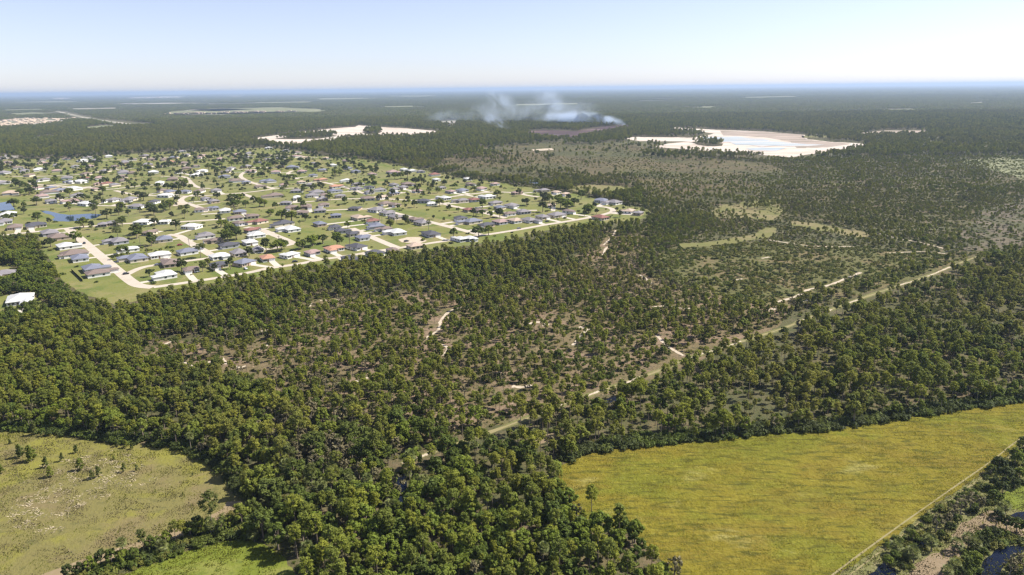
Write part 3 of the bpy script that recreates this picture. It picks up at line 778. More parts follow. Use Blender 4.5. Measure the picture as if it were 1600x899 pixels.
def boxv(x0, x1, y0, y1, z0, z1):
    V = [(x0, y0, z0), (x1, y0, z0), (x1, y1, z0), (x0, y1, z0), (x0, y0, z1), (x1, y0, z1), (x1, y1, z1), (x0, y1, z1)]
    Fc = [(3, 2, 1, 0), (4, 5, 6, 7), (0, 1, 5, 4), (1, 2, 6, 5), (2, 3, 7, 6), (3, 0, 4, 7)]
    return V, Fc

def join(parts):
    V = []; Fc = []
    for v, f in parts:
        k = len(V); V += v; Fc += [tuple(i + k for i in q) for q in f]
    return V, Fc

def ordn(n):
    return str(n) + ('th' if 10 <= n % 100 <= 20 else {1: 'st', 2: 'nd', 3: 'rd'}.get(n % 10, 'th'))

win_me = {}
def panel(name, w, h, mat):
    key = (name, round(w, 1), round(h, 1))
    if key not in win_me:
        v, f = boxv(-w / 2, w / 2, -0.05, 0.05, -h / 2, h / 2)
        o = mk(name, v, f, mat, link=False)
        win_me[key] = o.data
    return win_me[key]

def addpart(name, me, parent, loc, rz=0.0):
    o = bpy.data.objects.new(name, me); COL.objects.link(o)
    o.parent = parent; o.location = loc; o.rotation_euler = (0, 0, rz)
    return o

CROSS_ANG = math.atan2(gnd(125, 355)[1] - gnd(0, 367)[1], gnd(125, 355)[0] - gnd(0, 367)[0])
hinfo = []
for (px, py, wpx, c) in HOUSES:
    x, y = gnd(px, py)
    rr = rng_of(px, py)
    best = (1e9, None, None, None)
    for ri, (nm, ln) in enumerate(LOCAL_ROADS):
        for (x1, y1), (x2, y2) in zip(ln[:-1], ln[1:]):
            dx, dy = x2 - x1, y2 - y1
            L = dx * dx + dy * dy + 1e-9
            t = max(0, min(1, ((x - x1) * dx + (y - y1) * dy) / L))
            qx, qy = x1 + t * dx, y1 + t * dy
            dd = math.hypot(x - qx, y - qy)
            if dd < best[0]:
                best = (dd, ri, (qx, qy), math.atan2(dy, dx))
    hinfo.append(dict(px=px, py=py, w=wpx, c=c, x=x, y=y, r=rr, d=best[0], road=best[1], q=best[2], ang=best[3]))

byroad = {}
for h in hinfo:
    byroad.setdefault(h['road'], []).append(h)
for rid, hs in byroad.items():
    for c in ROOFC:
        same = sorted([h for h in hs if h['c'] == c], key=lambda h: h['px'])
        for k, h in enumerate(same):
            h['rank'] = k + 1; h['of'] = len(same)

HOUSE_XY = []
for hi, h in enumerate(hinfo):
    rr = random.Random(hi * 7 + 3)
    W = max(10.5, min(18.0, 0.92 * h['w'] * h['r'] / F_PX))
    big = h['w'] > 40
    if big: W = 18.0
    D = W * rr.uniform(0.68, 0.85)
    th = h['ang']
    # front faces the nearest street
    fx, fy = h['q'][0] - h['x'], h['q'][1] - h['y']
    nrm = (-math.sin(th), math.cos(th))
    if fx * nrm[0] + fy * nrm[1] > 0:
        th += math.pi
    if h['d'] > 60:
        th = CROSS_ANG
    th += rr.uniform(-0.06, 0.06)
    if rr.random() < 0.35:
        W, D = D, W
    root = bpy.data.objects.new('house', None); COL.objects.link(root)
    root.location = (h['x'], h['y'], 0.0)
    root.rotation_euler = (0, 0, th)
    cname = ROOFC[h['c']][0]
    pos = 'the only such roof' if h['of'] == 1 else ordn(h['rank']) + ' from left'
    tag(root, f"{cname} roofed house, {pos} along {ROADS[h['road']][0]}" if not big else 'large white L-shaped house with white drive in the woods',
        'house', 'single storey houses of the estate')
    HOUSE_XY.append((h['x'], h['y'], max(W, D) / 2))
    parts = [boxv(-W / 2, W / 2, -D / 2, D / 2, 0, 2.85)]
    roofs = [hip(0, 0, W, D, 2.9, min(W, D) * 0.20)]
    kindh = rr.random()
    if kindh < 0.6 or big:
        s = 1 if rr.random() < .5 else -1
        ww = W * 0.42; wd = D * 0.5
        cx = s * (W / 2 - ww / 2 - 0.02); cyy = -D / 2 - wd / 2 + 0.4
        parts.append(boxv(cx - ww / 2, cx + ww / 2, cyy - wd / 2, cyy + wd / 2, 0, 2.8))
        roofs.append(hip(cx, cyy + wd * .35, ww, wd * 1.7, 2.87, ww * 0.2))
        gfront = cyy - wd / 2
    else:
        s = 1; cx = W * 0.25; gfront = -D / 2
    if kindh > 0.75 or big:
        ex = -s * W * 0.22
        parts.append(boxv(ex - W * .2, ex + W * .2, D / 2 - 0.4, D / 2 + 3.0, 0, 2.7))
        roofs.append(hip(ex, D / 2 + 0.6, W * .4, 4.8, 2.75, 0.7))
    wm = WALLM[rr.choice([0, 0, 0, 1, 1, 2, 3])]
    if h['c'] == 'w': wm = WALLM[0]
    v, f = join(parts); mk('wall', v, f, wm, parent=root)
    v, f = join(roofs); mk('roof', v, f, ROOFM[h['c']], parent=root)
    if h['r'] < 1100:
        addpart('garage_door', panel('garage_door', 4.6, 2.2, MAT['white']), root, (cx, gfront - 0.04, 1.12))
        addpart('door', panel('door', 1.1, 2.1, MAT['door']), root, (-s * W * 0.08, -D / 2 - 0.04, 1.07))
        for wx_ in (-s * W * 0.25, -s * W * 0.4):
            addpart('window', panel('window', 1.5, 1.2, MAT['glass']), root, (wx_, -D / 2 - 0.04, 1.6))
        for wx_ in (-W * .3, 0.0 if kindh <= 0.75 else s * W * .1, W * .33):
            addpart('window', panel('window', 2.2, 1.5, MAT['glass']), root, (wx_, D / 2 + 0.04, 1.5), math.pi)
        for wy_ in (-D * .22, D * .25):
            addpart('window', panel('window', 1.5, 1.2, MAT['glass']), root, (-W / 2 - 0.04, wy_, 1.6), math.pi / 2)
            addpart('window', panel('window', 1.5, 1.2, MAT['glass']), root, (W / 2 + 0.04, wy_, 1.6), math.pi / 2)
    # driveway to the street
    if h['d'] < 45 and not big:
        ca, sa = math.cos(th), math.sin(th)
        gx = h['x'] + ca * cx - sa * (gfront); gy = h['y'] + sa * cx + ca * (gfront)
        ddx, ddy = sa, -ca            # outwards from the front
        L = max(4.0, h['d'] + gfront)
        strip('driveway', [(gx, gy), (gx + ddx * L, gy + ddy * L)], 5.0, MAT['drive'], 0.05 + (hi % 7) * 0.0006, f"concrete drive of the {cname} roofed house on {ROADS[h['road']][0]}", it=0)
HX = np.array(HOUSE_XY)

# far tract of small pale roofs beyond the woods
rf = random.Random(5)
pv = []; pf = []
for k in range(230):
    px = rf.uniform(-5, 118); py = rf.uniform(184.5, 199)
    if py > 199 - px * .09: continue
    x, y = gnd(px, py)
    v, f = boxv(-9, 9, -7, 7, 0, 3); v2, f2 = hip(0, 0, 18, 14, 3.0, 2.6)
    vv, ff = join([(v, f), (v2, f2)])
    kk = len(pv); pv += [(a + x, b + y, c) for a, b, c in vv]; pf += [tuple(i + kk for i in q) for q in ff]
for k in range(150):
    px = rf.choice([rf.uniform(80, 112), rf.uniform(195, 290), rf.uniform(360, 380), rf.uniform(150, 280), rf.uniform(0, 70)])
    py = 151.6 + (290 - px) * 0.008 + rf.uniform(0, 3.0)
    x, y = gnd(px, py)
    v, f = boxv(-35, 35, -25, 25, 0, 9)
    kk = len(pv); pv += [(a + x, b + y, c) for a, b, c in v]; pf += [tuple(i + kk for i in q) for q in f]
for k in range(60):
    px = rf.uniform(245, 470); py = 178.6 - (px - 245) * 0.02 + rf.uniform(-1.2, 1.2)
    x, y = gnd(px, py)
    v, f = boxv(-12, 12, -8, 8, 0, 5)
    kk = len(pv); pv += [(a + x, b + y, c) for a, b, c in v]; pf += [tuple(i + kk for i in q) for q in f]
o = mk('distant_town', pv, pf, WALLM[3]); tag(o, 'far pale roofs of the town towards the horizon', kind='stuff')

# ------------------------------------------------------------------ plants: mesh builders (numpy)
def unit(v):
    return v / (np.linalg.norm(v, axis=-1, keepdims=True) + 1e-9)

def leaves(C, R, n, ll, lw, rs, up=0.35, shell=0.45, flat=1.0):
    """n leaf quads in each clump (centres C, radii R)"""
    N = len(C)
    d = unit(rs.normal(size=(N, n, 3)))
    d[..., 2] = np.abs(d[..., 2]) * np.where(rs.rand(N, n) < 0.78, 1, -1)
    rad = (shell + (1 - shell) * rs.rand(N, n, 1))
    P = C[:, None, :] + d * rad * R[:, None, None] * np.array([1, 1, flat])
    nrm = unit(d * 1.1 + rs.normal(size=d.shape) * 0.55 + np.array([0, 0, up]))
    t = unit(np.cross(nrm, rs.normal(size=d.shape)))
    b = np.cross(nrm, t)
    L = ll * (0.6 + 0.8 * rs.rand(N, n, 1)); W = lw * (0.6 + 0.8 * rs.rand(N, n, 1))
    q = np.stack([P - t * L - b * W, P + t * L - b * W * .6, P + t * L * 1.0 + b * W * .6, P - t * L + b * W], axis=2)
    V = q.reshape(-1, 3)
    Fc = np.arange(len(V)).reshape(-1, 4)
    return V, Fc

def tube(pts, rad, k=6):
    pts = np.asarray(pts, float); V = []; Fc = []
    for i, p in enumerate(pts):
        a = pts[max(0, i - 1)]; b = pts[min(len(pts) - 1, i + 1)]
        d = unit(b - a); s = unit(np.cross(d, [0.3, 1, 0.1])); t = np.cross(d, s)
        for j in range(k):
            an = 2 * math.pi * j / k
            V.append(p + (s * math.cos(an) + t * math.sin(an)) * rad[i])
        if i:
            for j in range(k):
                a0 = (i - 1) * k + j; a1 = (i - 1) * k + (j + 1) % k
                Fc.append((a0, a1, a1 + k, a0 + k))
    return np.array(V), np.array(Fc)

def cat(parts):
    V = []; Fc = []; k = 0
    for v, f in parts:
        V.append(v); Fc.append(f + k); k += len(v)
    return np.concatenate(V), np.concatenate(Fc)

def gen_pine(seed, H=11.0, cr=2.1, young=False, n=46, lf=0.30):
    rs = np.random.RandomState(seed)
    base = 0.18 if young else rs.uniform(0.52, 0.66)
    lean = rs.normal(size=2) * 0.25
    tp = [np.array([lean[0] * t * t, lean[1] * t * t, H * t * 0.96]) for t in np.linspace(0, 1, 6)]
    parts = [tube(tp, np.linspace(0.17 if not young else .08, 0.04, 6))]
    C = []; R = []
    nb = 18 if not young else 14
    for i in range(nb):
        t = (i + rs.rand()) / nb
        z = H * (base + (1 - base) * t)
        prof = max(0.2, math.sin(math.pi * min(1, 0.25 + t * 0.68))) ** 0.6 if not young else (1.05 - t)
        an = i * 2.4 + rs.uniform(-.5, .5)
        r = cr * prof * rs.uniform(0.45, 1.0)
        c0 = np.array([lean[0] * (z / H) ** 2, lean[1] * (z / H) ** 2, z])
        e = c0 + np.array([math.cos(an) * r, math.sin(an) * r, rs.uniform(0.1, 0.7)])
        C.append(e); R.append(rs.uniform(0.65, 1.1) * (cr / 2.1) ** .5 * (0.65 if young else 1))
        if i % 2 == 0:
            parts.append(tube([c0 - [0, 0, .3], (c0 + e) / 2, e], [0.06, 0.04, 0.02], 4))
    C.append(np.array([lean[0], lean[1], H])); R.append(0.8 * cr / 2.1)
    L = leaves(np.array(C), np.array(R), n, lf, 0.13, rs, up=0.55, shell=0.35, flat=0.8)
    return cat(parts), L

def gen_broad(seed, H=8.5, cr=3.2, n=52, sparse=False, lf=0.30):
    rs = np.random.RandomState(seed)
    lean = rs.normal(size=2) * 0.3
    tp = [np.array([lean[0] * t, lean[1] * t, H * t * 0.62]) for t in np.linspace(0, 1, 4)]
    parts = [tube(tp, [0.3, 0.24, 0.18, 0.1])]
    C = []; R = []
    nb = 34 if not sparse else 16
    for i in range(nb):
        u = rs.rand()
        ph = rs.rand() * 2 * math.pi
        ct = 1 - 1.35 * u
        st = math.sqrt(max(0, 1 - ct * ct))
        lob = 1 + 0.28 * math.sin(ph * 3 + seed) + 0.15 * math.sin(ph * 5 + 2 * seed)
        r = cr * lob * rs.uniform(0.62, 0.95)
        e = np.array([lean[0] + math.cos(ph) * st * r, lean[1] + math.sin(ph) * st * r, H * 0.60 + ct * H * 0.38 * rs.uniform(.8, 1.05)])
        C.append(e); R.append(rs.uniform(0.6, 1.15) * cr / 3.2)
        if i % 4 == 0:
            parts.append(tube([tp[2], (tp[2] + e) / 2 + [0, 0, .3], e], [0.13, 0.08, 0.03], 4))
    L = leaves(np.array(C), np.array(R), n if not sparse else 20, lf, 0.2, rs, up=0.5, shell=0.4)
    return cat(parts), L

def gen_palm(seed, H=6.0, cr=2.0, fr=30):
    rs = np.random.RandomState(seed)
    bend = rs.normal(size=2) * 0.3
    tp = [np.array([bend[0] * t * t, bend[1] * t * t, H * t]) for t in np.linspace(0, 1, 5)]
    parts = [tube(tp, [0.22, 0.18, 0.17, 0.17, 0.2], 7)]
    top = tp[-1]
    V = []; k = 0
    for i in range(fr):
        an = i * 2.39996 + rs.uniform(-.2, .2)
        el = math.radians(75 - 120 * (i / fr) + rs.uniform(-8, 8))
        d = np.array([math.cos(an) * math.cos(el), math.sin(an) * math.cos(el), math.sin(el)])
        L = cr * rs.uniform(0.5, 0.62)
        hub = top + d * L
        side = unit(np.cross(d, [0, 0, 1.0])); nn = np.cross(side, d)
        m = 9
        for j in range(m):
            a = math.radians(-80 + 160 * j / (m - 1))
            tip = hub + (d * math.cos(a) + side * math.sin(a)) * cr * 0.52 - np.array([0, 0, 0.22 + 0.25 * abs(math.sin(a))])
            w = 0.10
            wv = (side * math.cos(a) - d * math.sin(a)) * w
            mid = (hub + tip) / 2 + nn * 0.1
            V += [hub, mid - wv, tip, mid + wv]
        st = side * 0.03
        V += [top - st, hub - st, hub + st, top + st]
    V = np.array(V); Fc = np.arange(len(V)).reshape(-1, 4)
    return cat(parts), (V, Fc)

def gen_shrub(seed, w=1.4, h=1.1, nb=9, n=26, lf=0.22, lw=0.09):
    rs = np.random.RandomState(seed)
    C = []; R = []
    for i in range(nb):
        a = rs.rand() * 2 * math.pi; r = w * math.sqrt(rs.rand()) * .8
        C.append([math.cos(a) * r, math.sin(a) * r, h * rs.uniform(.25, .65)]); R.append(rs.uniform(.3, .6) * h)
    return leaves(np.array(C), np.array(R), n, lf, lw, rs, up=0.5, shell=0.3, flat=0.9)

def gen_tuft(seed, w=2.6, n=130, h=0.5, lw=0.06, lay=0.35):
    rs = np.random.RandomState(seed)
    P = np.c_[rs.uniform(-w, w, n), rs.uniform(-w, w, n), np.zeros(n)]
    hh = h * rs.uniform(.4, 1.2, (n, 1))
    lean = rs.normal(size=(n, 3)) * [1, 1, 0] * lay + np.array([0.35, -0.1, 0]) * lay
    top = P + lean * hh + np.array([0, 0, 1]) * hh
    s = unit(rs.normal(size=(n, 3)) * [1, 1, 0]) * lw * (1 + rs.rand(n, 1) * 2)
    V = np.stack([P - s, P + s, top + s * .3, top - s * .3], 1).reshape(-1, 3)
    return V, np.arange(len(V)).reshape(-1, 4)

def variant(name, woodpart, leafpart, leafmat, woodmat):
    """a joined plant mesh for masses; not linked to the scene itself"""
    (Vw, Fw), (Vl, Fl) = woodpart, leafpart
    V, Fc = cat([(Vw, Fw), (Vl, Fl)])
    mi = np.r_[np.zeros(len(Fw), int), np.ones(len(Fl), int)]
    return mk(name, V, Fc, [woodmat, leafmat], mi, link=False)

PINE = [gen_pine(s, H=hh, cr=c) for s, hh, c in [(1, 11, 1.9), (2, 12, 2.2), (3, 9.5, 1.8), (4, 11, 2.5), (5, 10, 1.6), (6, 12.5, 1.9), (7, 8.5, 2.1), (8, 10.5, 1.4)]]
BROAD = [gen_broad(s, H=hh, cr=c) for s, hh, c in [(11, 8.5, 2.9), (12, 7.5, 3.2), (13, 9.5, 2.6), (14, 6.5, 2.4), (15, 7.5, 2.1), (16, 9, 3.4)]]
GREYT = [gen_broad(s, H=hh, cr=c, sparse=True) for s, hh, c in [(21, 8.5, 2.0), (22, 7.0, 1.8)]]
PALM = [gen_palm(s, H=hh, cr=c) for s, hh, c in [(31, 5.5, 2.1), (32, 7.5, 2.0), (33, 3.5, 2.2)]]
YOUNG = [gen_pine(s, H=hh, cr=c, young=True) for s, hh, c in [(41, 4.0, 1.25), (42, 3.0, 1.1), (43, 4.6, 1.2)]]
SHR = [gen_shrub(s) for s in (51, 52, 53)]

PM = ['pine_yellow', 'pine_mid', 'pine_mid', 'pine_dark']
pine_vars = [variant('pine_form', w, l, MAT[m], MAT['bark']) for (w, l) in PINE for m in ('pine_yellow', 'pine_mid', 'pine_dark')]
broad_vars = [variant('broadleaf_form', w, l, MAT[m], MAT['bark']) for (w, l) in BROAD for m in ('leaf_light', 'leaf_mid', 'leaf_dark')]
grey_vars = [variant('grey_tree_form', w, l, MAT['leaf_grey'], MAT['bark_grey']) for (w, l) in GREYT]
palm_vars = [variant('palm_form', w, l, MAT['palm_leaf'], MAT['bark_grey']) for (w, l) in PALM]
shrub_vars = [mk('shrub_form', v, f, MAT[m], link=False) for (v, f) in SHR for m in ('palmetto', 'leaf_mid', 'leaf_dark')]
brown_vars = [mk('brown_scrub_form', v, f, MAT[m], link=False) for (v, f) in SHR for m in ('scrub_brown', 'palmetto', 'palmetto')]
gold_vars = [mk('grass_form', *gen_tuft(s, h=0.22, n=90, lay=1.3), MAT[m], link=False) for s, m in ((61, 'grass_gold'), (62, 'grass_gold'), (63, 'grass_green'), (64, 'grass_gold'))]
green_vars = [mk('grass_form', *gen_tuft(s, h=0.45), MAT['grass_green'], link=False) for s in (65, 66)]
brownf_vars = [mk('grass_form', *gen_tuft(s, n=80, h=0.4), MAT[m], link=False) for s, m in ((67, 'scrub_brown'), (68, 'grass_green'), (69, 'scrub_brown'))]
straw_vars = [mk('litter_form', *gen_tuft(s, w=1.5, n=16, h=0.28, lw=0.10, lay=2.4), MAT['straw'], link=False) for s in (71, 72)]

def patch_form(seed, mats, S=42.0, n=150, H=9.5, hv=0.25):
    """a block of far wood: low detail crowns"""
    rs = np.random.RandomState(seed)
    X = rs.uniform(-S, S, n); Y = rs.uniform(-S, S, n)
    Hh = H * rs.uniform(1 - hv, 1 + hv, n)
    parts = []; mi = []
    for k in range(len(mats)):
        m = np.arange(n) % len(mats) == k
        C = np.c_[X[m], Y[m], Hh[m] * 0.72]
        v, f = leaves(C, np.full(m.sum(), 2.9), 15, 1.1, 0.8, rs, up=0.5, shell=0.6, flat=0.95)
        parts.append((v, f)); mi += [k] * len(f)
    V, Fc = cat(parts)
    return mk('far_wood_form', V, Fc, [MAT[q] for q in mats], mi, link=False)
far_vars = [patch_form(81, ('pine_mid', 'pine_dark', 'leaf_dark', 'pine_mid', 'leaf_grey')), patch_form(82, ('pine_mid', 'pine_dark', 'pine_mid', 'leaf_dark')),
            patch_form(83, ('pine_mid', 'pine_dark', 'leaf_dark', 'scrub_brown'), n=110)]

# ------------------------------------------------------------------ instancing of uncountable growth
def gn_scatter(name, forms, pts, rot, scl, idx, label):
    me = bpy.data.meshes.new(name)
    n = len(pts)
    me.vertices.add(n)
    me.vertices.foreach_set('co', np.asarray(pts, np.float32).ravel())
    def attr(nm, typ, data, key):
        a = me.attributes.new(nm, typ, 'POINT'); a.data.foreach_set(key, np.asarray(data).ravel())
    R3 = np.zeros((n, 3), np.float32); R3[:, 2] = rot
    attr('prot', 'FLOAT_VECTOR', R3, 'vector')
    scl = np.asarray(scl, np.float32)
    if scl.ndim == 1: scl = np.repeat(scl[:, None], 3, 1)
    attr('pscl', 'FLOAT_VECTOR', scl, 'vector')
    attr('pidx', 'INT', np.asarray(idx, np.int32), 'value')
    o = bpy.data.objects.new(name, me); COL.objects.link(o)
    pc = bpy.data.collections.new(name + ' forms')
    for f in forms: pc.objects.link(f)
    ng = bpy.data.node_groups.new(name + ' growth', 'GeometryNodeTree')
    ng.interface.new_socket('Geometry', in_out='INPUT', socket_type='NodeSocketGeometry')
    ng.interface.new_socket('Geometry', in_out='OUTPUT', socket_type='NodeSocketGeometry')
    gi = ng.nodes.new('NodeGroupInput'); go = ng.nodes.new('NodeGroupOutput')
    ci = ng.nodes.new('GeometryNodeCollectionInfo'); ci.inputs[0].default_value = pc
    ci.inputs['Separate Children'].default_value = True
    ci.inputs['Reset Children'].default_value = True
    ip = ng.nodes.new('GeometryNodeInstanceOnPoints')
    ip.inputs['Pick Instance'].default_value = True
    def na(nm, typ):
        a = ng.nodes.new('GeometryNodeInputNamedAttribute'); a.data_type = typ; a.inputs[0].default_value = nm
        return a.outputs[0]
    ng.links.new(gi.outputs[0], ip.inputs['Points'])
    ng.links.new(ci.outputs[0], ip.inputs['Instance'])
    ng.links.new(na('pidx', 'INT'), ip.inputs['Instance Index'])
    ng.links.new(na('prot', 'FLOAT_VECTOR'), ip.inputs['Rotation'])
    ng.links.new(na('pscl', 'FLOAT_VECTOR'), ip.inputs['Scale'])
    ng.links.new(ip.outputs[0], go.inputs[0])
    md = o.modifiers.new('growth', 'NODES'); md.node_group = ng
    tag(o, label, kind='stuff')
    return o

def grid(y0, y1, sp, k=0.80, pad=70):
    """jittered points covering the view wedge between distances y0..y1"""
    ys = np.arange(y0, y1, sp)
    X = []; Y = []
    for y in ys:
        hw = k * y + pad
        xs = np.arange(-hw, hw, sp)
        X.append(xs + RS.uniform(-.5, .5, len(xs)) * sp); Y.append(y + RS.uniform(-.5, .5, len(xs)) * sp)
    return np.concatenate(X), np.concatenate(Y)

CORNER = [(1290, 990), (1312, 899), (1360, 866), (1420, 822), (1500, 765), (1556, 726), (1600, 690), (1760, 625), (1900, 640), (1900, 1150), (1290, 1150)]
ROWGAP = [(-80, 980), (100, 905), (220, 862), (310, 826), (362, 800), (400, 830), (410, 848), (440, 868), (470, 1010), (450, 1200), (-80, 1200)]
ROWP = [(60, 925), (150, 890), (220, 863), (300, 835), (345, 815), (368, 802), (400, 830), (400, 842), (370, 842), (330, 850), (270, 870), (190, 899), (150, 925)]
BUSHP = [(1380, 895), (1372, 870), (1425, 828), (1500, 772), (1545, 742), (1556, 726), (1600, 698), (1760, 640), (1760, 720), (1570, 768), (1560, 792), (1545, 792), (1510, 808), (1480, 835), (1478, 855), (1440, 868), (1415, 892)]
BUSHP2 = [(1470, 930), (1478, 893), (1502, 872), (1522, 846), (1548, 832), (1620, 842), (1620, 850), (1572, 850), (1552, 858), (1532, 880), (1522, 905), (1520, 940)]
BUSHP3 = [(1565, 900), (1580, 880), (1620, 866), (1700, 870), (1700, 960), (1560, 960)]
OPEN = [CORNER, ROWGAP, LAWN, HOMELOT, GREYLOT, GOLD, VERGE, BROWN, GREEN, SOIL, BRIGHTC, CLEAR2, CLEAR3, QUARRY1, QUARRY2, BURN, PONDC, DITCH1, DITCH2, DITCH3, DITCH4, DITCH5, DITCH6, BASIN] + [f[0] for f in far_specs]
FAROPEN = [CLEAR2, CLEAR3, QUARRY1, QUARRY2, BURN, PONDC, BASIN] + [f[0] for f in far_specs]
HIGHW = P2W([(88, 174), (105, 178), (140, 186), (185, 192), (222, 197.5)])
WFACE = [(-80, 520), (430, 480), (420, 520), (380, 545), (225, 555), (240, 575), (370, 600), (430, 625), (560, 655), (600, 662), (650, 672), (740, 672), (850, 645),
         (870, 690), (870, 735), (884, 790), (915, 812), (985, 832), (1047, 895), (1080, 960), (1120, 1060), (470, 1060), (440, 868), (364, 782), (262, 697), (-80, 664)]   # the dense wood
def density(x, y, px, py):
    """trees per square metre, and share of broadleaf"""
    k = np.clip((py - 140) / 200.0, 0.12, 1.2)
    px = px + (vnoise(x, y, 60, 31) - .5) * 60 * k + (vnoise(x, y, 220, 33) - .5) * 120 * (py < 330)
    py = py + (vnoise(x, y, 60, 32) - .5) * 34 * k
    d = np.full(x.shape, 1 / 42.0); bl = np.full(x.shape, 0.22)
    m = (py < 400) & (px > 1000); d[m] = 1 / 60.0; bl[m] = 0.12
    m = (py > 400) & (px > 860); d[m] = 1 / 44.0
    m = inside(px, py, WFACE); d[m] = 1 / 17.0; bl[m] = 0.36
    # belt of closed wood below and around the estate
    m = inside(px, py, [(-80, 372), (60, 366), (68, 395), (120, 455), (180, 478), (245, 458), (400, 434), (560, 408), (740, 384), (940, 350), (1022, 332), (960, 316), (860, 297), (680, 270), (690, 262),
                        (800, 280), (900, 286), (1060, 320), (1130, 350), (1060, 386), (1000, 405), (850, 440), (560, 460), (430, 480), (-80, 520)])
    d[m] = 1 / 22.0; bl[m] = 0.35
    m = inside(px, py, [(-80, 372), (60, 366), (68, 395), (120, 455), (180, 478), (150, 500), (-80, 540)]); bl[m] = 0.8; d[m] = 1 / 26.
    m = inside(px, py, [(150, 655), (380, 600), (430, 640), (470, 760), (480, 900), (380, 880), (330, 760), (262, 697)]); bl[m] = 0.7
    m = inside(px, py, FLATS); d[m] = 1 / 36.0; bl[m] = 0.12
    m = inside(px, py, SCRUB); d[m] = 1 / 330.0; bl[m] = 0.1
    m = inside(px, py, SWAMP); d[m] = np.where(vnoise(x, y, 170, 41) * .7 + vnoise(x, y, 50, 42) * .3 > 0.60, 1 / 90., 1 / 1100.)[m]; bl[m] = 0.3
    m = inside(px, py, GREYS); d[m] = 1 / 120.0
    m = inside(px, py, CLEAR1); d[m] = 1 / 400.0
    m = inside(px, py, FARFIELD); d[m] = 1 / 600.0
    return d, bl

def blocked(x, y, px, py):
    b = np.zeros(x.shape, bool)
    h = np.where(y > 1300, 12.0, 8.5) * F_PX / np.sqrt(x * x + y * y + CAM_H ** 2)
    for p in OPEN: b |= inside(px, py, p)
    b |= inside(px, py - h * 0.7, LAWN)
    for p in FAROPEN: b |= inside(px, py - h * 0.7, p) & (y > 1000)
    for isl in (QISLE1, QISLE2, QISLE3): b &= ~inside(px, py, isl)
    b |= seg_dist(x, y, HIGHW) < 75
    return b

def off_trails(x, y, extra=1.2):
    lower = proj(x, y)[0] < 960
    ok = seg_dist(x + 1.0, y + 2.5, T2W) > np.where(lower, 3.4, 5.6) + extra * np.where(lower, 1.0, 2.0)
    for ln, w in TRW:
        ok &= seg_dist(x, y, ln) > w * .5 + extra
    return ok

# trees from 120 m to 1.25 km
X, Y = grid(95, 1300, 3.6)
PX, PY = proj(X, Y)
near_off = off_trails(X, Y)
d, bl = density(X, Y, PX, PY)
cl = 0.35 + 1.35 * vnoise(X, Y, 22, 1) * (0.5 + vnoise(X, Y, 7, 2))
keep = (RS.rand(len(X)) < d * 3.6 * 3.6 * cl * 1.5) & ~blocked(X, Y, PX, PY) & near_off & (PY > 0) & (PX > -150) & (PX < 1750) & (PY < 1150)
X, Y, PX, PY, bl = X[keep], Y[keep], PX[keep], PY[keep], bl[keep]
u = RS.rand(len(X))
isbl = u < bl * (0.4 + 1.3 * vnoise(X, Y, 45, 3))
isgrey = (~isbl) & (RS.rand(len(X)) < 0.05 + 0.35 * (vnoise(X, Y, 60, 4) > 0.72) + 0.5 * inside(PX, PY, [(400, 640), (560, 640), (580, 720), (480, 750), (400, 710)]))
ispalm = (~isbl) & (~isgrey) & (PX < 900) & (RS.rand(len(X)) < 0.045 + 0.25 * inside(PX, PY, [(400, 690), (700, 700), (720, 800), (480, 830), (380, 760)]))
ispine = ~(isbl | isgrey | ispalm)
SC = RS.uniform(0.62, 1.08, len(X)) * (0.88 + 0.25 * vnoise(X, Y, 80, 6))
SC *= np.where(inside(PX, PY, FLATS) | inside(PX, PY, SCRUB), 0.82, 1.0)
SC *= np.where((PY < 400), np.where(PX > 1000, 0.62, 0.85), 0.92)
SC *= RS.choice([0.8, 1.0, 1.0, 1.12], len(X))
ROTZ = RS.uniform(0, 6.283, len(X))
DIST = np.sqrt(X * X + Y * Y)
inframe = (PX > 2) & (PX < 1598) & (PY < 925)
SHIFT = 28.0
def tone(x, y, n):
    """0 light, 1 mid, 2 dark, clumped"""
    v = vnoise(x, y, 35, 8) * 0.6 + RS.rand(n) * 0.75
    return np.where(v < 0.72, 0, np.where(v < 1.18, 1, 2))
TONE = tone(X, Y, len(X))

TREES_IND = []     # countable ones: (kind, variant, tone, x, y, scale, rot)
def split_kind(mask, limit, kind, nvar):
    ids = np.where(mask)[0]
    order = ids[np.argsort(DIST[ids])]
    ind = [i for i in order if inframe[i]][:limit]
    for i in ind:
        TREES_IND.append((kind, int(RS.randint(nvar)), int(TONE[i]), float(X[i]), float(Y[i]), float(SC[i]), float(ROTZ[i])))
    rest = np.setdiff1d(ids, np.array(ind, int))
    return rest
r_pine = split_kind(ispine, 290, 'pine', 8)
r_broad = split_kind(isbl, 290, 'broad', 6)
r_grey = split_kind(isgrey, 60, 'grey', 2)
r_palm = split_kind(ispalm, 150, 'palm', 3)

def emit(name, forms, ids, ntone, label, mult=1.0):
    n = len(ids)
    if n == 0: return
    nv = len(forms) // ntone
    idx = RS.randint(nv, size=n) * ntone + (TONE[ids] if ntone == 3 else 0)
    gn_scatter(name, forms, np.c_[X[ids], Y[ids], np.zeros(n)], ROTZ[ids], SC[ids] * mult, idx, label)
emit('pine_woods', pine_vars, r_pine, 3, 'mass of slash pines filling the middle distance')
emit('broadleaf_woods', broad_vars, r_broad, 3, 'mass of broadleaf trees among the pines')
emit('grey_tree_woods', grey_vars, r_grey, 1, 'thin greyish half bare trees among the pines')
emit('palm_woods', palm_vars, r_palm, 1, 'scattered cabbage palms deep among the pines')

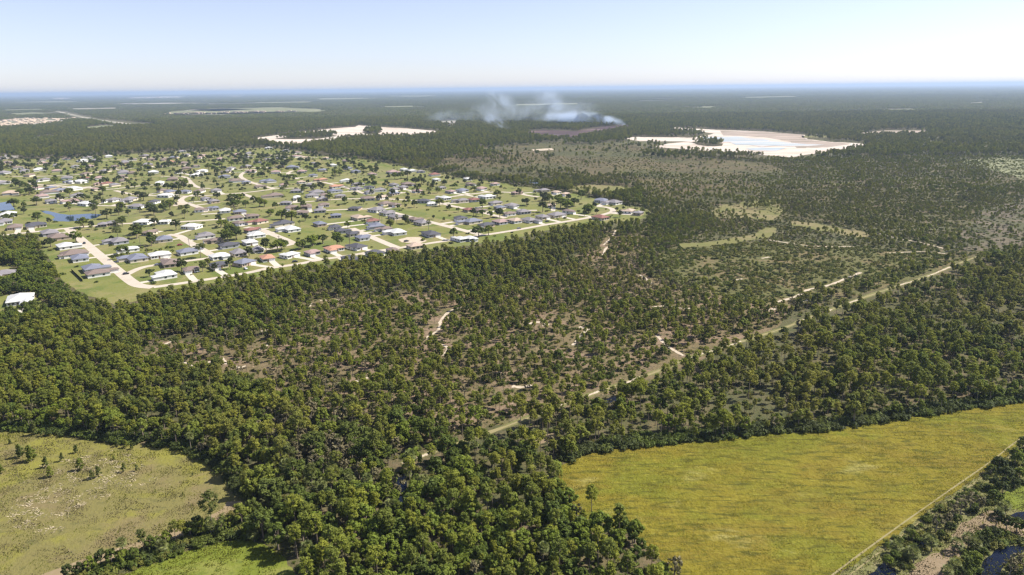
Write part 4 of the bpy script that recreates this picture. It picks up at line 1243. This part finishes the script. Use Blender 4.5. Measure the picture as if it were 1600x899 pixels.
# middle distance 1.3 - 3.2 km: the same forms, wider apart
X, Y = grid(1300, 3400, 7.5, k=0.82)
PX, PY = proj(X, Y)
d, bl = density(X, Y, PX, PY)
keep = (RS.rand(len(X)) < d * 56 * 0.85 * (0.5 + vnoise(X, Y, 60, 1))) & ~blocked(X, Y, PX, PY)
X, Y, PX, PY, bl = X[keep], Y[keep], PX[keep], PY[keep], bl[keep]
SC = RS.uniform(0.8, 1.25, len(X)); ROTZ = RS.uniform(0, 6.283, len(X)); TONE = np.minimum(2, tone(X, Y, len(X)) + (RS.rand(len(X)) < .35))
m = RS.rand(len(X)) < bl
emit('far_pine_woods', pine_vars, np.where(~m)[0], 3, 'pine woods beyond the estate and marsh', 1.12)
emit('far_broadleaf_woods', broad_vars, np.where(m)[0], 3, 'darker broadleaf clumps in the far woods', 1.0)

# far wood to the horizon in blocks
XS = []; SCL = []
for (a, b, sp, s) in ((3380, 9000, 74, 1.0), (9000, 20000, 150, 2.0), (20000, 60000, 520, 6.0)):
    x, y = grid(a, b, sp, k=0.84)
    px, py = proj(x, y)
    keep = ~blocked(x, y, px, py) & (vnoise(x, y, 420, 5) * .6 + vnoise(x, y, 1500, 6) * .4 > 0.30)
    x, y = x[keep], y[keep]
    XS.append(np.c_[x, y, np.zeros(len(x))]); SCL.append(np.tile([s, s, 1.0 if s < 5 else 1.3], (len(x), 1)) * RS.uniform(.9, 1.15, (len(x), 1)))
XS = np.concatenate(XS); SCL = np.concatenate(SCL)
gn_scatter('horizon_forest', far_vars, XS, RS.choice([0, 1.5708, 3.1416, 4.712], len(XS)), SCL, RS.randint(3, size=len(XS)), 'endless dark forest running to the horizon')

# understorey
X, Y = grid(110, 1500, 2.9)
PX, PY = proj(X, Y)
X, Y, PX, PY = (a[(PX > -120) & (PX < 1720) & (PY < 1000)] for a in (X, Y, PX, PY))
dn = np.full(X.shape, 0.8)
dn[Y > 900] = 0.4
dn[inside(PX, PY, WFACE)] = 0.75
dn[inside(PX, PY, FLATS)] = 0.9
dn[inside(PX, PY, SCRUB)] = 0.85
dn[inside(PX, PY, SWAMP)] = 0.0
dn[inside(PX, PY, GREYS)] = 0.3
dn[inside(PX, PY, CLEAR1)] = 0.08
keep = (RS.rand(len(X)) < dn * (0.15 + 1.5 * vnoise(X, Y, 14, 9))) & ~blocked(X, Y, PX, PY) & off_trails(X, Y, 0.4)
X, Y, PX, PY = X[keep], Y[keep], PX[keep], PY[keep]
gn_scatter('palmetto_undergrowth', shrub_vars, np.c_[X, Y, np.zeros(len(X))], RS.uniform(0, 6.28, len(X)), RS.uniform(0.35, 1.35, len(X)) * np.where(inside(PX, PY, SCRUB), 1.2, 1.0),
           RS.randint(3, size=len(X)) * 3 + RS.choice([0, 0, 0, 1, 1, 2], len(X)), 'palmetto and low shrubs under the pines')
X, Y = grid(900, 2600, 7.0)
PX, PY = proj(X, Y)
keep = inside(PX, PY, SWAMP) & (RS.rand(len(X)) < 0.9 * vnoise(X, Y, 90, 12) ** 2)
X, Y = X[keep], Y[keep]
gn_scatter('marsh_scrub', brown_vars, np.c_[X, Y, np.zeros(len(X))], RS.uniform(0, 6.28, len(X)), RS.uniform(0.7, 1.5, len(X)), RS.randint(9, size=len(X)), 'low brown scrub over the marsh')

def field_cover(name, poly, forms, sp, prob, label, ns=30, seed=3, lo=0.7, hi=1.2, y1=520):
    X, Y = grid(95, y1, sp, k=0.85)
    PX, PY = proj(X, Y)
    keep = inside(PX, PY, poly) & (RS.rand(len(X)) < prob * (0.4 + 1.2 * vnoise(X, Y, ns, seed)))
    X, Y = X[keep], Y[keep]
    gn_scatter(name, forms, np.c_[X, Y, np.full(len(X), 0.02)], RS.uniform(-.5, .5, len(X)), RS.uniform(lo, hi, len(X)), RS.randint(len(forms), size=len(X)), label)
field_cover('meadow_grass', GOLD, gold_vars, 3.8, 0.55, 'long golden grass bent over the meadow')
field_cover('field_grass', GREEN, green_vars, 3.6, 0.8, 'short bright green grass tufts')
field_cover('pasture_grass', BROWN, brownf_vars, 3.6, 0.6, 'brown and green tufts over the pasture')
STRAWZ = [(40, 735), (120, 715), (200, 705), (265, 725), (240, 760), (130, 790), (90, 830), (20, 830), (10, 780)]
field_cover('bleached_litter', STRAWZ, straw_vars, 2.2, 0.42, 'bleached dead palmetto litter over the pasture', ns=14, seed=7)
field_cover('bank_grass', VERGE, brownf_vars, 3.2, 0.8, 'rough grass on the ditch bank')

# ------------------------------------------------------------------ single trees and bushes placed one by one
def base_meshes(kind, gens, mats, wood):
    out = {}
    for vi, ((Vw, Fw), (Vl, Fl)) in enumerate(gens):
        tr = mk(kind + '_trunk', Vw, Fw, wood, link=False).data
        for ti, m in enumerate(mats):
            out[(vi, ti)] = (tr, mk(kind + '_crown', Vl, Fl, MAT[m], link=False).data)
    return out
YM = ('leaf_light', 'leaf_mid', 'leaf_dark')
BASE = {
    'pine': base_meshes('pine', PINE, ('pine_yellow', 'pine_mid', 'pine_dark'), MAT['bark']),
    'broad': base_meshes('broadleaf', BROAD, YM, MAT['bark']),
    'grey': base_meshes('thin_tree', GREYT, ('leaf_grey',) * 3, MAT['bark_grey']),
    'palm': base_meshes('palm', PALM, ('palm_leaf',) * 3, MAT['bark_grey']),
    'young': base_meshes('young_pine', YOUNG, ('pine_mid', 'pine_dark', 'pine_dark'), MAT['bark']),
    'yard': base_meshes('yard_tree', BROAD, ('leaf_light', 'leaf_mid', 'leaf_dark'), MAT['bark']),
    'yardpine': base_meshes('yard_pine', PINE, ('pine_mid', 'pine_dark', 'pine_dark'), MAT['bark']),
}
NAMES = {'pine': ('pine_tree', 'pine', 'slash pine', 'slash pines of the near wood'),
         'broad': ('broadleaf_tree', 'tree', 'broadleaf tree', 'broadleaf trees of the near wood'),
         'grey': ('thin_grey_tree', 'tree', 'thin grey half-bare tree', 'thin grey trees of the near wood'),
         'palm': ('palm_tree', 'palm', 'cabbage palm', 'cabbage palms of the near wood'),
         'young': ('young_pine', 'pine', 'bushy young pine', 'young pines on the brown pasture'),
         'yard': ('yard_tree', 'tree', 'yard tree', 'trees in the gardens of the estate'),
         'yardpine': ('yard_pine', 'pine', 'yard pine', 'pines in the gardens of the estate')}
TONES = {'pine': ('yellow-green', 'mid-green', 'dark green'), 'broad': ('fresh green', 'mid-green', 'dark green'), 'grey': ('', '', ''), 'palm': ('', '', ''),
         'young': ('green', 'dark', 'dark'), 'yard': ('green', 'dark', 'dark'), 'yardpine': ('green', 'dark', 'dark')}

def plant_tree(kind, vi, ti, x, y, s, rot, label, group=None, sxy=None):
    tr, cr = BASE[kind][(vi, ti)]
    root = bpy.data.objects.new(NAMES[kind][0], None); COL.objects.link(root)
    root.location = (x, y, 0); root.rotation_euler = (0, 0, rot)
    root.scale = (sxy or s, sxy or s, s)
    root.empty_display_size = 0.5
    tag(root, label, NAMES[kind][1], group or NAMES[kind][3])
    a = bpy.data.objects.new('trunk', tr); COL.objects.link(a); a.parent = root
    b = bpy.data.objects.new('crown', cr); COL.objects.link(b); b.parent = root
    return root

def where(px, py):
    if px > 860 and py < 760 and py > 640: return 'behind golden meadow'
    if px > 860 and py >= 760: return 'beside golden meadow'
    if px < 390 and py < 720: return 'behind brown pasture'
    if px < 480: return 'near pasture'
    if px < 700: return 'in dense wood'
    return 'in pine wood'
rows = {}
for kind in ('pine', 'broad', 'grey', 'palm'):
    L = [t for t in TREES_IND if t[0] == kind]
    pr = [proj(t[3], t[4]) for t in L]
    order = sorted(range(len(L)), key=lambda i: -pr[i][1])
    per = 18
    for r in range(0, len(order), per):
        row = sorted(order[r:r + per], key=lambda i: pr[i][0])
        for k, i in enumerate(row):
            t = L[i]
            size = 'tall' if t[5] > 1.08 else ('small' if t[5] < 0.85 else '')
            lab = f"{size} {TONES[kind][t[2]]} {NAMES[kind][2]} {where(float(pr[i][0]), float(pr[i][1]))}, {ordn(k + 1)} from left, {ordn(r // per + 1)} row up"
            plant_tree(kind, t[1], t[2], t[3], t[4], t[5], t[6], ' '.join(lab.split()))

rt = random.Random(21)
yp = [(32, 715, 5), (49, 721, 6), (72, 731, 4.6), (97, 721, 3.6), (126, 735, 5), (119, 708, 3.4), (79, 746, 4.5), (144, 749, 4), (155, 745, 4.4), (194, 738, 3.6), (214, 736, 2.8),
      (197, 700, 3.4), (184, 698, 3), (2, 741, 4.2), (54, 680, 6), (206, 702, 2.2), (178, 719, 1.8), (286, 775, 1.6), (301, 744, 1.3), (16, 694, 2)]
for k, (px, py, hh) in enumerate(sorted(yp)):
    x, y = gnd(px, py)
    vi = rt.randrange(3)
    size = 'tall' if hh > 4.5 else ('small' if hh < 3 else 'middling')
    plant_tree('young', vi, 1 if k % 3 else 0, x, y, 0.85 * hh / (4.0, 3.0, 4.6)[vi], rt.uniform(0, 6), f'{size} bushy young pine on the brown pasture, {ordn(k + 1)} from left')

# tree row between pasture and green field
row = [('pine', 334, 836, 1.05), ('broad', 318, 838, .6), ('broad', 300, 842, .65), ('broad', 345, 836, .5), ('pine', 276, 852, .62), ('broad', 262, 858, .6), ('palm', 252, 866, .8), ('broad', 240, 862, .62), ('pine', 226, 866, .6),
       ('palm', 196, 876, .75), ('broad', 210, 876, .5), ('broad', 176, 884, .5), ('broad', 160, 888, .5), ('broad', 142, 895, .48), ('broad', 126, 900, .5), ('broad', 108, 908, .5), ('pine', 288, 848, .6),
       ('broad', 362, 828, .55), ('broad', 378, 824, .7), ('palm', 330, 838, .7), ('broad', 192, 880, .45), ('broad', 310, 832, .5), ('broad', 328, 826, .45), ('broad', 386, 838, .55), ('palm', 398, 846, .8)]
for k, (kd, px, py, s) in enumerate(sorted(row, key=lambda t: t[1])):
    x, y = gnd(px, py)
    plant_tree(kd, rt.randrange(3), rt.choice([0, 1, 2]), x, y, s * rt.uniform(1.0, 1.25), rt.uniform(0, 6), f'{NAMES[kd][2]} in the row above the bright green field, {ordn(k + 1)} from left', 'tree row between pasture and green field')

# growth round the ditch at the lower corner
dit = [('palm', 1400, 868, 1), ('palm', 1427, 880, 1), ('palm', 1418, 876, .9), ('palm', 1455, 862, 1.05), ('palm', 1446, 852, .9), ('palm', 1490, 862, .9), ('palm', 1512, 858, 1), ('palm', 1521, 862, .9), ('palm', 1490, 896, 1), ('palm', 1480, 905, .9),
       ('palm', 1570, 806, 1), ('palm', 1560, 812, .8), ('broad', 1387, 884, .45), ('broad', 1396, 876, .5), ('broad', 1407, 892, .4), ('broad', 1425, 846, .45), ('broad', 1470, 842, .4), ('grey', 1462, 832, .75), ('grey', 1478, 824, .7), ('grey', 1500, 806, .85), ('grey', 1515, 798, .85),
       ('grey', 1528, 800, .8), ('grey', 1488, 812, .8), ('broad', 1495, 824, .5), ('broad', 1480, 830, .42), ('broad', 1540, 804, .3), ('broad', 1560, 735, .7), ('broad', 1585, 728, .85), ('pine', 1592, 722, .9), ('broad', 1548, 742, .5), ('broad', 1570, 752, .7), ('broad', 1592, 748, .6),
       ('broad', 1552, 766, .6), ('broad', 1566, 770, .55), ('broad', 1585, 764, .5), ('broad', 1552, 782, .5), ('broad', 1564, 786, .35), ('broad', 1556, 822, .6), ('broad', 1572, 828, .6), ('broad', 1588, 832, .65), ('broad', 1600, 836, .6), ('broad', 1540, 848, .6), ('broad', 1553, 842, .5), ('broad', 1535, 872, .55),
       ('broad', 1524, 884, .6), ('broad', 1512, 890, .45), ('grey', 1585, 892, .9), ('grey', 1575, 904, .9), ('grey', 1597, 900, .9), ('broad', 1500, 906, .5), ('broad', 1530, 856, .5), ('broad', 1604, 706, .8), ('broad', 1612, 716, .8)]
for k, (kd, px, py, s) in enumerate(sorted(dit, key=lambda t: t[1])):
    x, y = gnd(px, py)
    plant_tree(kd, 2 if kd == 'palm' else rt.randrange(2 if kd == 'grey' else 3), rt.choice([0, 1, 2]), x, y, s * (0.85 if kd == 'broad' and px < 1545 else 0.95) * rt.uniform(.9, 1.1), rt.uniform(0, 6), f'{NAMES[kd][2]} by the ditch below the golden meadow, {ordn(k + 1)} from left', 'trees and palms along the ditch')

# dark undergrowth along the wood edges facing the meadows
edge = P2W([(0, 671), (60, 676), (130, 684), (200, 694), (262, 699), (302, 711), (345, 736), (368, 762), (390, 788)])
edge2 = P2W([(880, 722), (905, 713), (960, 702), (1040, 695), (1120, 687), (1200, 679), (1290, 672), (1340, 666), (1420, 654), (1500, 642), (1560, 634), (1640, 622)])
ex = []
for ln, step_ in ((edge, 1.6), (edge2, 1.5)):
    for (x1, y1), (x2, y2) in zip(ln[:-1], ln[1:]):
        L = math.hypot(x2 - x1, y2 - y1)
        for k in range(int(L / step_) * 3):
            t = rt.random()
            ex.append((x1 + (x2 - x1) * t + rt.gauss(0, 1), y1 + (y2 - y1) * t + rt.uniform(0, 7), 0))
ex = np.array(ex)
gn_scatter('wood_edge_undergrowth', shrub_vars, ex, RS.uniform(0, 6.28, len(ex)), RS.uniform(1.2, 2.6, len(ex)), RS.randint(3, size=len(ex)) * 3 + RS.choice([1, 2, 2], len(ex)), 'dark shrubs closing the wood edges')

def thicket(name, poly, sp, prob, lo, hi, tones, label):
    X, Y = grid(95, 420, sp, k=0.9)
    PX, PY = proj(X, Y)
    keep = inside(PX, PY, poly) & (RS.rand(len(X)) < prob)
    for w_ in (SOIL, DITCH1, DITCH2, DITCH3, DITCH4): keep &= ~inside(PX, PY, w_)
    X, Y = X[keep], Y[keep]
    gn_scatter(name, shrub_vars, np.c_[X, Y, np.zeros(len(X))], RS.uniform(0, 6.28, len(X)), RS.uniform(lo, hi, len(X)), RS.randint(3, size=len(X)) * 3 + RS.choice(tones, len(X)), label)
thicket('tree_row_thicket', ROWP, 1.9, 0.85, 1.1, 2.3, [1, 1, 2, 0], 'dense bushes filling the tree row above the green field')
for k_, bp in enumerate((BUSHP, BUSHP2, BUSHP3)):
    thicket('ditch_thicket', bp, 2.0, 0.5, 0.8, 1.9, [0, 1, 1, 2], ('bushes between meadow bank and bare strip', 'bushes along the dark ditch water', 'bushes beyond the dark ditch')[k_])
# garden trees of the estate: x, y, crown width in photo pixels, p pine / m palm / o round
YT = """80,386,16 67,387,8 120,380,22 189,399,22 185,376,14,p 214,373,20 237,385,14 234,433,12 131,356,18 144,359,9 185,363,18,p 192,353,12 60,349,13 57,321,22
94,318,12 110,308,13 109,331,10 147,329,14 167,342,18 192,331,12 161,305,14 32,306,14 46,304,14 22,323,16 12,346,14 21,344,10 191,332,11 234,331,16 241,336,16
257,331,22 266,328,14 215,309,13 224,314,14 285,337,8,p 293,334,12,p 289,342,8,p 241,353,15 276,360,14 215,367,20 237,383,15 310,313,12 367,329,20 375,318,16
340,313,10 361,313,14 345,356,20 357,364,16 367,367,24 352,377,16 370,375,22 211,295,14 227,295,14 247,295,10 314,403,18,p 434,394,32 409,394,16 390,401,12
356,379,22 361,371,20 317,425,12 336,424,10 287,425,16 361,421,13 325,418,10 442,418,5 505,381,26 489,385,22 474,389,18 467,391,16 527,384,18 530,387,14
440,391,22 455,346,14 440,343,14 544,358,10 610,356,12 636,351,6,m 670,361,8,m 469,356,5,m 597,347,6,m 754,325,14 823,321,16 702,329,8 716,332,8 687,323,12
754,339,12 766,341,12 781,340,14 740,337,10 748,370,20 763,368,14 709,375,14 848,332,16 859,317,12 852,314,14 874,318,14 885,326,18 777,309,12 920,333,24
887,327,20 897,323,16 876,325,16 853,319,12 823,322,9 908,312,14 587,294,8 601,293,8 582,271,16 582,286,18 570,287,10 632,319,6 639,319,8 621,318,7 607,315,6,m
649,288,14 659,288,12 627,280,18 637,279,14 617,280,10 695,291,8 656,298,8 670,303,8 684,302,8 711,295,8 620,349,6,m 637,351,7 611,357,6 422,339,14 446,343,12
456,346,14 414,323,20 406,324,14 372,323,20 384,325,10 501,298,20 491,299,10 516,314,10 476,295,8 468,299,5,m 447,300,4,m 262,297,10 270,297,10 279,297,10 288,297,10
298,297,10 290,290,10 176,406,6 184,405,6 192,403,6 200,402,6 222,391,5 230,395,5 244,397,6 252,394,6 262,393,6 270,396,6 175,376,6 101,246,12 107,250,12
126,243,16 150,249,14 155,253,14 128,266,10 97,261,12 83,254,12 45,264,12 25,292,14 53,289,13 87,288,10 40,296,12 30,294,12 180,258,12 190,264,10 205,262,14
220,263,12 232,267,14 248,266,16 258,262,12 268,243,12 303,247,10 327,250,10 335,247,14 348,267,14 343,262,12 335,270,12 326,266,10 362,262,12 367,255,12 376,252,10
405,272,10,p 412,270,12,p 421,276,10,p 403,270,6,p 439,262,14 430,262,12 420,264,12 448,258,16 455,255,12 470,254,12 480,256,10 497,262,10 530,275,14 524,277,12
540,268,12 552,262,12 563,264,12 569,268,10 450,281,12 458,282,12 438,278,6 480,268,6,p 499,268,12,p 555,254,14 385,256,12 410,249,12 238,282,14,p 222,281,14,p 213,281,12,p
1003,334,8 1008,331,8 1013,338,8 974,328,6 964,331,6 953,343,6"""
yard_list = []
for t in YT.split():
    q = t.split(',')
    yard_list.append((float(q[0]), float(q[1]), float(q[2]), q[3] if len(q) > 3 else 'o'))
yard_list = yard_list[:292]
ys = sorted(yard_list, key=lambda t: -t[1])
for r in range(0, len(ys), 20):
    row_ = sorted(ys[r:r + 20], key=lambda t: t[0])
    for k, (px, py, w, kd) in enumerate(row_):
        x, y = gnd(px, py)
        if len(HX):
            dd = np.hypot(HX[:, 0] - x, HX[:, 1] - y)
            j = int(dd.argmin())
            need = HX[j, 2] + 2.0
            if dd[j] < need:
                vx, vy = x - HX[j, 0], y - HX[j, 1]
                L = math.hypot(vx, vy) or 1
                x, y = HX[j, 0] + vx / L * need, HX[j, 1] + vy / L * need
        wm_ = w * rng_of(px, py) / F_PX
        if kd == 'm':
            kind, vi, s, sxy = 'palm', 1, min(1.3, max(.8, wm_ / 4)), None
            nm = 'garden palm'
        elif kd == 'p':
            kind, vi = 'yardpine', rt.randrange(5)
            s = 1.0; sxy = max(.8, min(1.9, wm_ / 4.2)); nm = 'garden pine'
        else:
            kind, vi = 'yard', rt.randrange(4)
            s = max(.45, min(1.25, wm_ / 7.0)); sxy = max(.4, min(1.9, wm_ / 6.4)); nm = 'round garden tree'
        size = 'wide' if wm_ > 10 else ('small' if wm_ < 5 else 'middling')
        plant_tree(kind, vi, rt.choice([0, 1, 2]), x, y, s, rt.uniform(0, 6), f'{size} {nm} in the estate, {ordn(k + 1)} from left in {ordn(r // 20 + 1)} row up', 'garden trees of the estate', sxy)
X, Y = grid(700, 2300, 11.0)
PX, PY = proj(X, Y)
keep = inside(PX, PY, LAWN) & (RS.rand(len(X)) < 0.30 * ((Y - 500) / 900.0) * (0.2 + 1.6 * vnoise(X, Y, 70, 15)))
X, Y = X[keep], Y[keep]
ok = np.hypot(X[:, None] - HX[None, :, 0], Y[:, None] - HX[None, :, 1]).min(1) > 11
for nm, ln in LOCAL_ROADS: ok &= seg_dist(X, Y, ln) > 5.5
for pnd in (PONDA, PONDB): ok &= ~inside(*proj(X, Y), pnd)
X, Y = X[ok], Y[ok]
gn_scatter('far_garden_trees', broad_vars, np.c_[X, Y, np.zeros(len(X))], RS.uniform(0, 6.28, len(X)), RS.uniform(0.5, 1.2, len(X)),
           RS.randint(4, size=len(X)) * 3 + RS.choice([1, 2, 2], len(X)), 'dark garden trees deep in the estate')
# thin garden shrubbery (uncountable)
X, Y = grid(380, 2100, 9.0)
PX, PY = proj(X, Y)
keep = inside(PX, PY, LAWN) & (RS.rand(len(X)) < 0.16 * (Y / 900.0) ** 0.6)
X, Y = X[keep], Y[keep]
ok = np.ones(len(X), bool)
for nm, ln in LOCAL_ROADS: ok &= seg_dist(X, Y, ln) > 6.5
dd = np.hypot(X[:, None] - HX[None, :, 0], Y[:, None] - HX[None, :, 1]).min(1)
for pnd in (PONDA, PONDB): ok &= ~inside(*proj(X, Y), pnd)
ok &= (dd > 9) & (dd < 42)
X, Y = X[ok], Y[ok]
gn_scatter('garden_shrubbery', shrub_vars, np.c_[X, Y, np.zeros(len(X))], RS.uniform(0, 6.28, len(X)), RS.uniform(0.7, 2.0, len(X)), RS.randint(9, size=len(X)), 'low hedges and shrubs between the estate gardens')

# ------------------------------------------------------------------ fence, power poles, cars
def fence(a, b, label):
    A, B = gnd(*a), gnd(*b)
    L = math.hypot(B[0] - A[0], B[1] - A[1]); an = math.atan2(B[1] - A[1], B[0] - A[0])
    root = bpy.data.objects.new('garden_fence', None); COL.objects.link(root); root.location = (A[0], A[1], 0); root.rotation_euler = (0, 0, an)
    tag(root, label, 'fence')
    n = int(L / 2.4)
    pm = mk('post', *boxv(-.06, .06, -.06, .06, 0, 1.9), MAT['fence'], link=False).data
    sm = mk('panel', *boxv(.07, 2.33, -.02, .02, .05, 1.8), MAT['fence'], link=False).data
    for i in range(n + 1):
        addpart('post', pm, root, (i * 2.4, 0, 0))
        if i < n: addpart('panel', sm, root, (i * 2.4, 0, 0))
fence((112, 424), (130, 441), 'dark fence behind the paired houses at the estate edge')

def power_pole(px, py, label):
    x, y = gnd(px, py)
    root = bpy.data.objects.new('power_pole', None); COL.objects.link(root); root.location = (x, y, 0)
    tag(root, label, 'pole', 'power poles in the estate')
    v, f = tube([(0, 0, 0), (0, 0, 11)], [.2, .14], 8); mk('shaft', v, f, MAT['wood'], parent=root)
    mk('crossarm', *boxv(-1.2, 1.2, -.08, .08, 10.0, 10.2), MAT['wood'], parent=root)
for px, py, lab in [(220, 388, 'power pole behind the white roofed house near the diagonal street'), (297, 392, 'power pole beside the cul-de-sac houses'),
                    (437, 388, 'power pole by the big garden tree'), (547, 381, 'power pole below the dark roofs'), (547, 392, 'power pole near the woods street'), (231, 408, 'power pole beside the hedge'),
                    (593, 344, 'power pole behind the straight street')]:
    power_pole(px, py, lab)

CARC = {'black': simple('black car paint', (.02, .02, .025), .3, .5, .1), 'white': simple('white car paint', (.75, .75, .75), .3, .5, .05), 'red': simple('red car paint', (.35, .03, .02), .3, .5, .1),
        'grey': simple('grey car paint', (.2, .2, .22), .3, .5, .1)}
def car(px, py, ang, c, label):
    x, y = gnd(px, py)
    root = bpy.data.objects.new('parked_car', None); COL.objects.link(root)
    root.location = (x, y, 0.15); root.rotation_euler = (0, 0, ang)
    tag(root, label, 'car', 'cars in the estate')
    prof = [(-2.2, .35), (2.2, .35), (2.25, .75), (1.3, .9), (.7, 1.42), (-1.2, 1.45), (-1.9, .95), (-2.25, .85)]
    V = [(a, -.88, b) for a, b in prof] + [(a, .88, b) for a, b in prof]
    n = len(prof)
    for i in (4, 5, n + 4, n + 5): V[i] = (V[i][0], V[i][1] * .8, V[i][2])
    Fc = [tuple(reversed(range(n)))[::-1], tuple(range(n, 2 * n))[::-1]] + [(i, i + n, (i + 1) % n + n, (i + 1) % n) for i in range(n)]
    mk('body', V, Fc, CARC[c], parent=root)
    W1 = [(-1.78, -.86, .98), (1.12, -.86, .98), (.66, -.74, 1.36), (-1.15, -.74, 1.38)]
    wn_ = [(a, -b, z) for a, b, z in W1]
    off = lambda q, s: [(a, b + s * .03, z) for a, b, z in q]
    mk('side_window', off(W1, -1), [(0, 1, 2, 3)], MAT['glass'], parent=root); mk('side_window', off(wn_, 1), [(3, 2, 1, 0)], MAT['glass'], parent=root)
    mk('windscreen', [(1.3, -.8, .95), (1.3, .8, .95), (.76, .68, 1.42), (.76, -.68, 1.42)], [(0, 1, 2, 3)], MAT['glass'], parent=root)
    wv, wf = tube([(0, -.1, 0), (0, .1, 0)], [.33, .33], 12)
    wf = [tuple(map(int, q)) for q in wf] + [tuple(range(12))[::-1], tuple(range(12, 24))]
    wme = mk('wheel', wv, wf, MAT['rubber'], link=False).data
    for sx in (-1.4, 1.4):
        for sy in (-.85, .85): addpart('wheel', wme, root, (sx, sy, .33))
d1 = math.atan2(gnd(203, 439)[1] - gnd(190, 428)[1], gnd(203, 439)[0] - gnd(190, 428)[0])
for px, py, a, c, lab in [(197, 429, CROSS_ANG, 'black', 'black car at the corner of the diagonal street'), (132, 381, d1, 'black', 'black car halfway up the diagonal street'), (246, 415, CROSS_ANG, 'grey', 'grey car by the inner cross street'),
                          (635, 378, CROSS_ANG, 'black', 'black car parked on the white sand lot'), (461, 410, CROSS_ANG, 'black', 'black car by the white roof beside the woods'), (811, 358, CROSS_ANG, 'grey', 'grey car at the east end by the woods street'),
                          (855, 347, CROSS_ANG, 'black', 'black car near the east bend houses'), (384, 421, d1, 'white', 'white car on the drive of the blue-grey roof'), (44, 476, CROSS_ANG, 'grey', 'grey car beside the white house in the woods'), (281, 384, CROSS_ANG, 'red', 'red car beside the cul-de-sac')]:
    car(px, py, a, c, lab)

# ------------------------------------------------------------------ smoke
def smoke(name, puffs, dens, label, seed):
    """drifting smoke: soft overlapping puffs (centre, radii, weight) of thin real volume"""
    rs = np.random.RandomState(seed)
    root = bpy.data.objects.new(name, None); COL.objects.link(root)
    root.location = puffs[0][0]
    tag(root, label, kind='stuff')
    m, nt, out = newmat(name + ' smoke')
    f = noise(nt, wpos(nt), 0.016, 5.0, 0.65, 0.8)
    f = ramp(nt, f, 0.38, 0.70)
    tc = nd(nt, 'ShaderNodeTexCoord')
    ln = nd(nt, 'ShaderNodeVectorMath', operation='LENGTH'); nt.links.new(tc.outputs['Object'], ln.inputs[0])
    fo = ramp(nt, ln.outputs['Value'], 1.0, 0.1)
    mu = nd(nt, 'ShaderNodeMath', operation='MULTIPLY'); nt.links.new(f, mu.inputs[0]); nt.links.new(fo, mu.inputs[1])
    mu2 = nd(nt, 'ShaderNodeMath', operation='MULTIPLY'); mu2.inputs[1].default_value = dens
    nt.links.new(mu.outputs[0], mu2.inputs[0])
    pvn = nd(nt, 'ShaderNodeVolumePrincipled')
    pvn.inputs['Color'].default_value = (0.74, 0.85, 1.0, 1)
    pvn.inputs['Anisotropy'].default_value = 0.3
    nt.links.new(mu2.outputs[0], pvn.inputs['Density'])
    nt.links.new(pvn.outputs[0], out.inputs['Volume'])
    import bmesh
    bm = bmesh.new(); bmesh.ops.create_icosphere(bm, subdivisions=3, radius=1.0)
    me = bpy.data.meshes.new('puff'); bm.to_mesh(me); bm.free(); me.materials.append(m)
    for c, rad in puffs:
        o = bpy.data.objects.new('puff', me); COL.objects.link(o)
        o.parent = root
        o.location = (c[0] - root.location[0], c[1] - root.location[1], c[2] - root.location[2]); o.scale = rad
        o['kind'] = 'stuff'
    return root
def at_h(px, py, base_y):
    """point above the ground line base_y that the pixel looks through"""
    bx, by = gnd(px, base_y)
    dv = _F * F_PX + _R * (px - 800.0) - _U * (py - 449.5)
    t = by / dv[1]
    return (dv[0] * t, by, CAM_H + dv[2] * t)
smoke('smoke_plume', [(at_h(974, 194.5, 197.3), (14, 10, 9)), (at_h(966, 190.5, 197), (26, 20, 15)), (at_h(950, 188, 197), (44, 35, 20)), (at_h(925, 186, 197), (60, 50, 30)),
                      (at_h(898, 183, 197), (95, 60, 30)), (at_h(872, 184, 197), (110, 60, 24)), (at_h(938, 187, 197), (60, 40, 20)), (at_h(912, 186, 197), (80, 50, 24))], 0.042, 'white smoke plume drifting from the burnt ground', 3)
smoke('smoke_haze', [(at_h(905, 176, 194), (110, 100, 55)), (at_h(850, 172, 194), (170, 140, 60)), (at_h(780, 176, 194), (180, 140, 60)), (at_h(705, 183, 194), (140, 120, 40))],
      0.0065, 'thin blue smoke drifting above the far woods', 5)
smoke('smoke_column', [(at_h(868, 170, 190), (60, 55, 45)), (at_h(858, 156, 190), (75, 60, 50)), (at_h(850, 148, 190), (60, 60, 42)), (at_h(785, 162, 190), (70, 60, 50)), (at_h(772, 150, 190), (50, 50, 38))], 0.017, 'thin smoke column rising to the horizon', 6)
smoke('smoke_wisp', [(at_h(801, 205, 208), (9, 9, 7)), (at_h(794, 200, 208), (16, 14, 12)), (at_h(783, 193, 208), (28, 25, 18)), (at_h(768, 186, 208), (40, 32, 22))], 0.05, 'small smoke wisp by the burnt ground', 8)

# ------------------------------------------------------------------ haze
HZ = 185.0
hv, hf = boxv(-91000, 91000, -3500, FAR + 1000, -1.2, HZ)
m, nt, out = newmat('summer haze')
pvn = nd(nt, 'ShaderNodeVolumePrincipled')
pvn.inputs['Color'].default_value = (0.51, 0.655, 0.90, 1)
pvn.inputs['Density'].default_value = 0.000058
pvn.inputs['Anisotropy'].default_value = 0.2
nt.links.new(pvn.outputs[0], out.inputs['Volume'])
hz = mk('haze', hv, hf, m)
tag(hz, 'pale blue summer haze over the land', kind='stuff')
